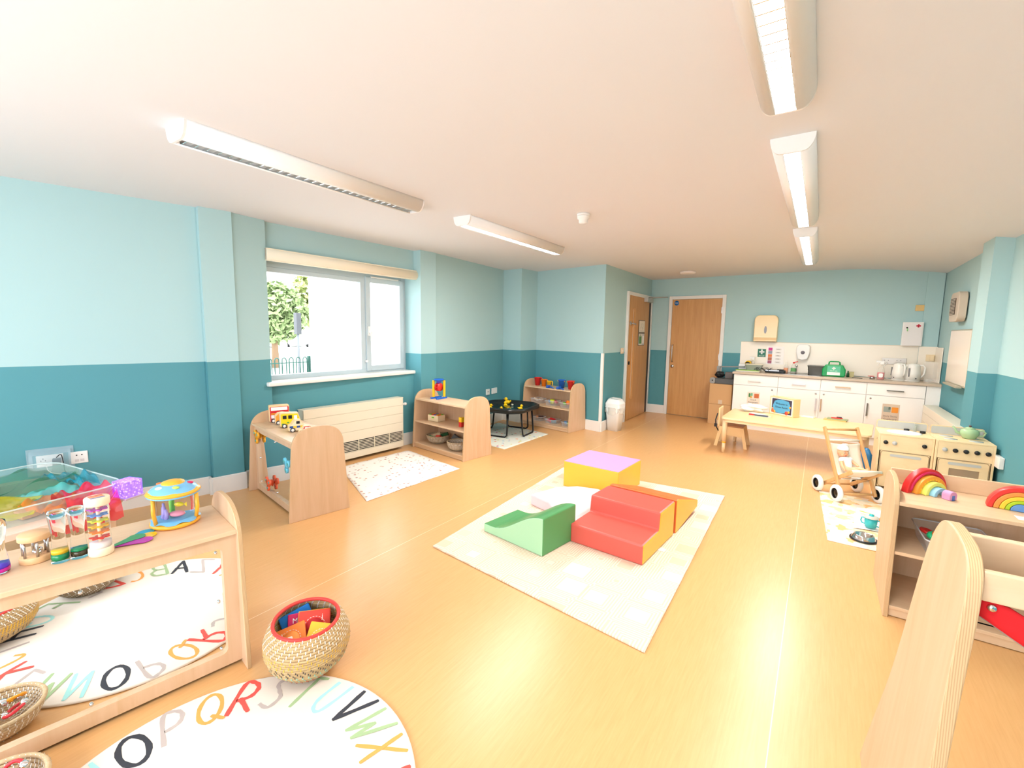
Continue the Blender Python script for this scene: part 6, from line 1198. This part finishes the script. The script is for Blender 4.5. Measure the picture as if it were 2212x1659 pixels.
def cup(loc, m, lb, lidm):
    t = thing('training_cup', loc, -.35, lb, 'cup'); MB().lathe([(0, 0), (.034, 0), (.038, .03), (.04, .072), (0, .072)], 28).obj('cup', m, t)
    MB().lathe([(.046, .070), (.046, .077), (.02, .084), (0, .084)], 28).obj('lid', lidm, t); MB().lathe([(.016, .083), (.014, .094), (0, .096)], 16).obj('spout', m, t)
    for s in (-1, 1): MB().tube([(s*.036, 0, .06), (s*.058, 0, .055), (s*.062, 0, .032), (s*.052, 0, .014), (s*.034, 0, .014)], .0045, 8).obj('handle', m, t)
cup((4.79, 4.235, .026), mat('cup_teal', (60, 184, 190), .25), 'teal two-handled baby cup with grey lid on the cloth', mat('lid_grey', (206, 200, 188), .4))
cup((4.905, 4.30, .026), mat('cup_orange', (246, 150, 50), .3), 'orange two-handled baby cup behind the teal one', mat('lid_peach', (244, 190, 150), .4))
t = thing('pet_bowl', (4.735, 3.985, .0085), 0, 'shiny steel bowl with black rubber base at the rug edge', 'bowl'); MB().lathe([(.076, 0), (.082, .003), (.08, .009), (.07, .011)], 36).obj('rubber_base', BLACK, t)
MB().lathe([(.072, .008), (.058, .036), (.054, .038), (.048, .032), (.035, .012), (0, .008)], 36).obj('steel_dish', CHROME, t)
# ------------------------------------------------------------------ right-hand shelf unit with rainbows
unitR = unit('shelf_unit', (4.750, 2.945, 0), 0, .882, .50, .70, 'wooden shelf unit with toy rainbows on top, right of the photo', 'shelf unit', 'shelf', .022, None, (.06, .345), .60)
MB().use(MAPLE_H).box((.022, .44, .6), (.86, .455, .685)).obj('back_rail', None, unitR, bevel=.003)
def arch(name, loc, rz, ro, ri, d, m, label, group, extra=None):
    o = [(ro*math.cos(math.radians(a)), ro*math.sin(math.radians(a))) for a in range(0, 181, 6)]
    if ri: o += [(ri*math.cos(math.radians(a)), ri*math.sin(math.radians(a))) for a in range(180, -1, -6)]
    n = len(o); b = MB().use(m); h = 31
    if ri:
        ins = o[31:][::-1]; V0 = []
        for y in (-d/2, d/2): V0.append(([b.b.verts.new((x, y, z)) for x, z in o[:31]], [b.b.verts.new((x, y, z)) for x, z in ins]))
        for A, B in V0: b._t([b.b.faces.new((A[k], A[k+1], B[k+1], B[k])) for k in range(30)])
        for q in (0, 1): b._t([b.b.faces.new((V0[0][q][k], V0[0][q][k+1], V0[1][q][k+1], V0[1][q][k])) for k in range(30)], True)
        for k in (0, 30): b._t([b.b.faces.new((V0[0][0][k], V0[1][0][k], V0[1][1][k], V0[0][1][k]))])
    else: b.prism(o, -d/2, d/2, FACE)
    q = b.obj(name, m, loc=loc, bevel=.003); q.rotation_euler = (0, 0, rz); tag(q, label, 'toy rainbow', group)
    if extra: extra(q, d, ro, ri)
    return q
def tri(q, d, ro, ri):
    b = MB()
    for k in range(13): a = math.radians(8+13.7*k); r0, r1 = ri+.002, ro*.86; b.prism([(r0*math.cos(a-.08), r0*math.sin(a-.08)), (r0*math.cos(a+.08), r0*math.sin(a+.08)), (r1*math.cos(a), r1*math.sin(a))], -d/2-.001, -d/2, FACE)
    b.obj('painted_rays', mat('ray_yellow', (252, 206, 50), .4), q)
def rim_(q, d, ro, ri):
    b = MB(); 
    for y in (-d/2-.0008,): b.tube([((ri+.010)*math.cos(math.radians(a)), y, (ri+.010)*math.sin(math.radians(a))) for a in range(4, 177, 6)], .0075, 6)
    b.obj('painted_band', mat('band_crimson', (206, 30, 84), .4), q)
RB_ = Vector((4.905, 3.29, .601)); fx = Vector((.68, -.73, 0)); ra = .75
cols = ((.112, .086, (226, 50, 50), .20, 'red and crimson outer arch of the left toy rainbow', rim_), (.084, .062, (248, 160, 60), -.005, 'orange arch with sun rays of the left toy rainbow', tri), (.060, .042, (236, 232, 110), -.02, 'yellow and green arch of the left toy rainbow', None), (.040, .022, (150, 200, 220), -.035, 'pale blue arch of the left toy rainbow', None))
for k, (ro, ri, c, off, lb, ex) in enumerate(cols): arch('rainbow_arch', RB_+fx*(.024*k), ra, ro*1.13, ri*1.13, .035, mat('arch_%d_%d_%d' % c, c, .35), lb, 'arches of the left toy rainbow', ex)
t = thing('toy_house_block', RB_+fx*.125, ra, 'small lilac door block in front of the left toy rainbow', 'toy'); o = [(-.022, 0), (.022, 0), (.022, .028)]+arc(0, .028, .022, .018, 0, 180, 8)+[(-.022, .028)]
MB().prism(o, -.02, .02, FACE).obj('block', mat('lilac_pink', (214, 150, 190), .4), t, bevel=.003); MB().box((-.008, -.0212, .0), (.008, -.020, .026)).obj('painted_door', mat('door_blue', (70, 110, 180), .4), t)
c2 = ((.118, .096, (228, 56, 50)), (.095, .075, (248, 150, 70)), (.074, .055, (246, 206, 60)), (.054, .038, (176, 206, 40)), (.037, 0, (100, 150, 214)))
for (ro, ri, c), nm in zip(c2, ('red', 'orange', 'yellow', 'green', 'blue')): arch('rainbow_arch', Vector((5.245, 3.20, .601)), -.1, ro-.0008, ri, .05, mat('arch2_%d_%d_%d' % c, c, .35), nm+' arch of the right toy rainbow at the photo edge', 'arches of the right toy rainbow')
tag(MB().box((-.04, -.03, 0), (.04, .03, .0008)).obj('paper_label', mat('paper_white'), loc=(5.24, 3.07, .6005)), 'white paper label at the front edge of the rainbow shelf', 'label')
tub(Vector((5.02, 3.16, .3455)), .04, .28, .34, .085, 'clear tub of red, green and orange toys on the right shelf unit', [(-.095, .02, .07, 'ring', RED, 'red ring in the tub below the rainbows'), (-.085, -.04, .075, 'ball', mat('toy_emerald', (40, 190, 130), .3), 'emerald green toy in the tub below the rainbows'), (-.075, -.075, .095, 'ball', ORA, 'orange toy on top in the tub below the rainbows'), (.06, -.02, .04, 'cup', PNK, 'pink cup in the tub below the rainbows')])
# ------------------------------------------------------------------ book browser in the right foreground
t = thing('book_browser', (4.60, 1.2, 0), 0, 'wooden book browser with rounded end panel in the right foreground', 'book stand')
SH = Matrix(((1, 0, .06, 0), (0, 1, 0, 0), (0, 0, 1, 0), (0, 0, 0, 1)))
def smooth(o, it=2):
    for _ in range(it):
        n = []
        for k, p in enumerate(o):
            q = o[(k+1) % len(o)]
            if p[1] == 0 and q[1] == 0: n += [p, q]; continue
            if p[1] == 0: n += [(p[0]*.25+q[0]*.75, p[1]*.25+q[1]*.75)]; continue
            n.append((p[0]*.75+q[0]*.25, p[1]*.75+q[1]*.25))
            if q[1] != 0: n.append((p[0]*.25+q[0]*.75, p[1]*.25+q[1]*.75))
        o = n
    return o
o = smooth([(.0, 0), (.70, 0), (.62, .20), (.50, .47), (.43, .83), (.38, .95), (.31, 1.0), (.20, 1.005), (.10, .995), (.055, .93), (.05, .74), (.03, .53), (.01, .25)])
MB().use(MAPLE).prism(o, 0, .025, SH @ SIDE, side=PLY).obj('end_panel', None, t, bevel=.003)
MB().use(MAPLE).prism(o, .93, .955, SIDE, side=PLY).obj('end_panel', None, t, bevel=.003)
MB().use(MAPLE_H).box((.084, .225, .80), (.93, .245, .995)).obj('rail', None, t, bevel=.003)
MB().use(MAPLE_H).box((.084, .085, .908), (.93, .103, .970)).obj('rail', None, t, bevel=.003)
FEL = mat('red_felt', (212, 26, 32), .9)
def zt(u): return .908-(.14*math.sin(math.pi*(u-.04)/.96) if u > .04 else 0)
def zb(u): return .874-.16*math.sin(math.pi*u)-.01*u
b = MB(); b.grid(lambda u, v: (.086+.84*u, .094, zt(u)*(1-v)+zb(u)*v), 40, 4); b.obj('red_sling', FEL, t, solid=.008)
b = MB(); b.grid(lambda u, v: (.086+.84*u, .10+.12*v, zb(u)-.003), 40, 3); b.obj('sling_underside', mat('sling_grey', (150, 140, 132), .8), t, solid=.003)
b = MB(); b.grid(lambda u, v: (.086+.84*u, .218, .80*(1-v)+min(.80, zb(u))*v), 40, 3); b.obj('dark_lining', mat('lining_black', (34, 26, 30), .9), t, solid=.003)
MB().cyl((.102, .089, .897), (.102, .084, .897), .008, .006, 20).obj('chrome_stud', CHROME, t); MB().ball((.066, .10, .60), .007, 12).obj('bolt_head', CHROME, t)
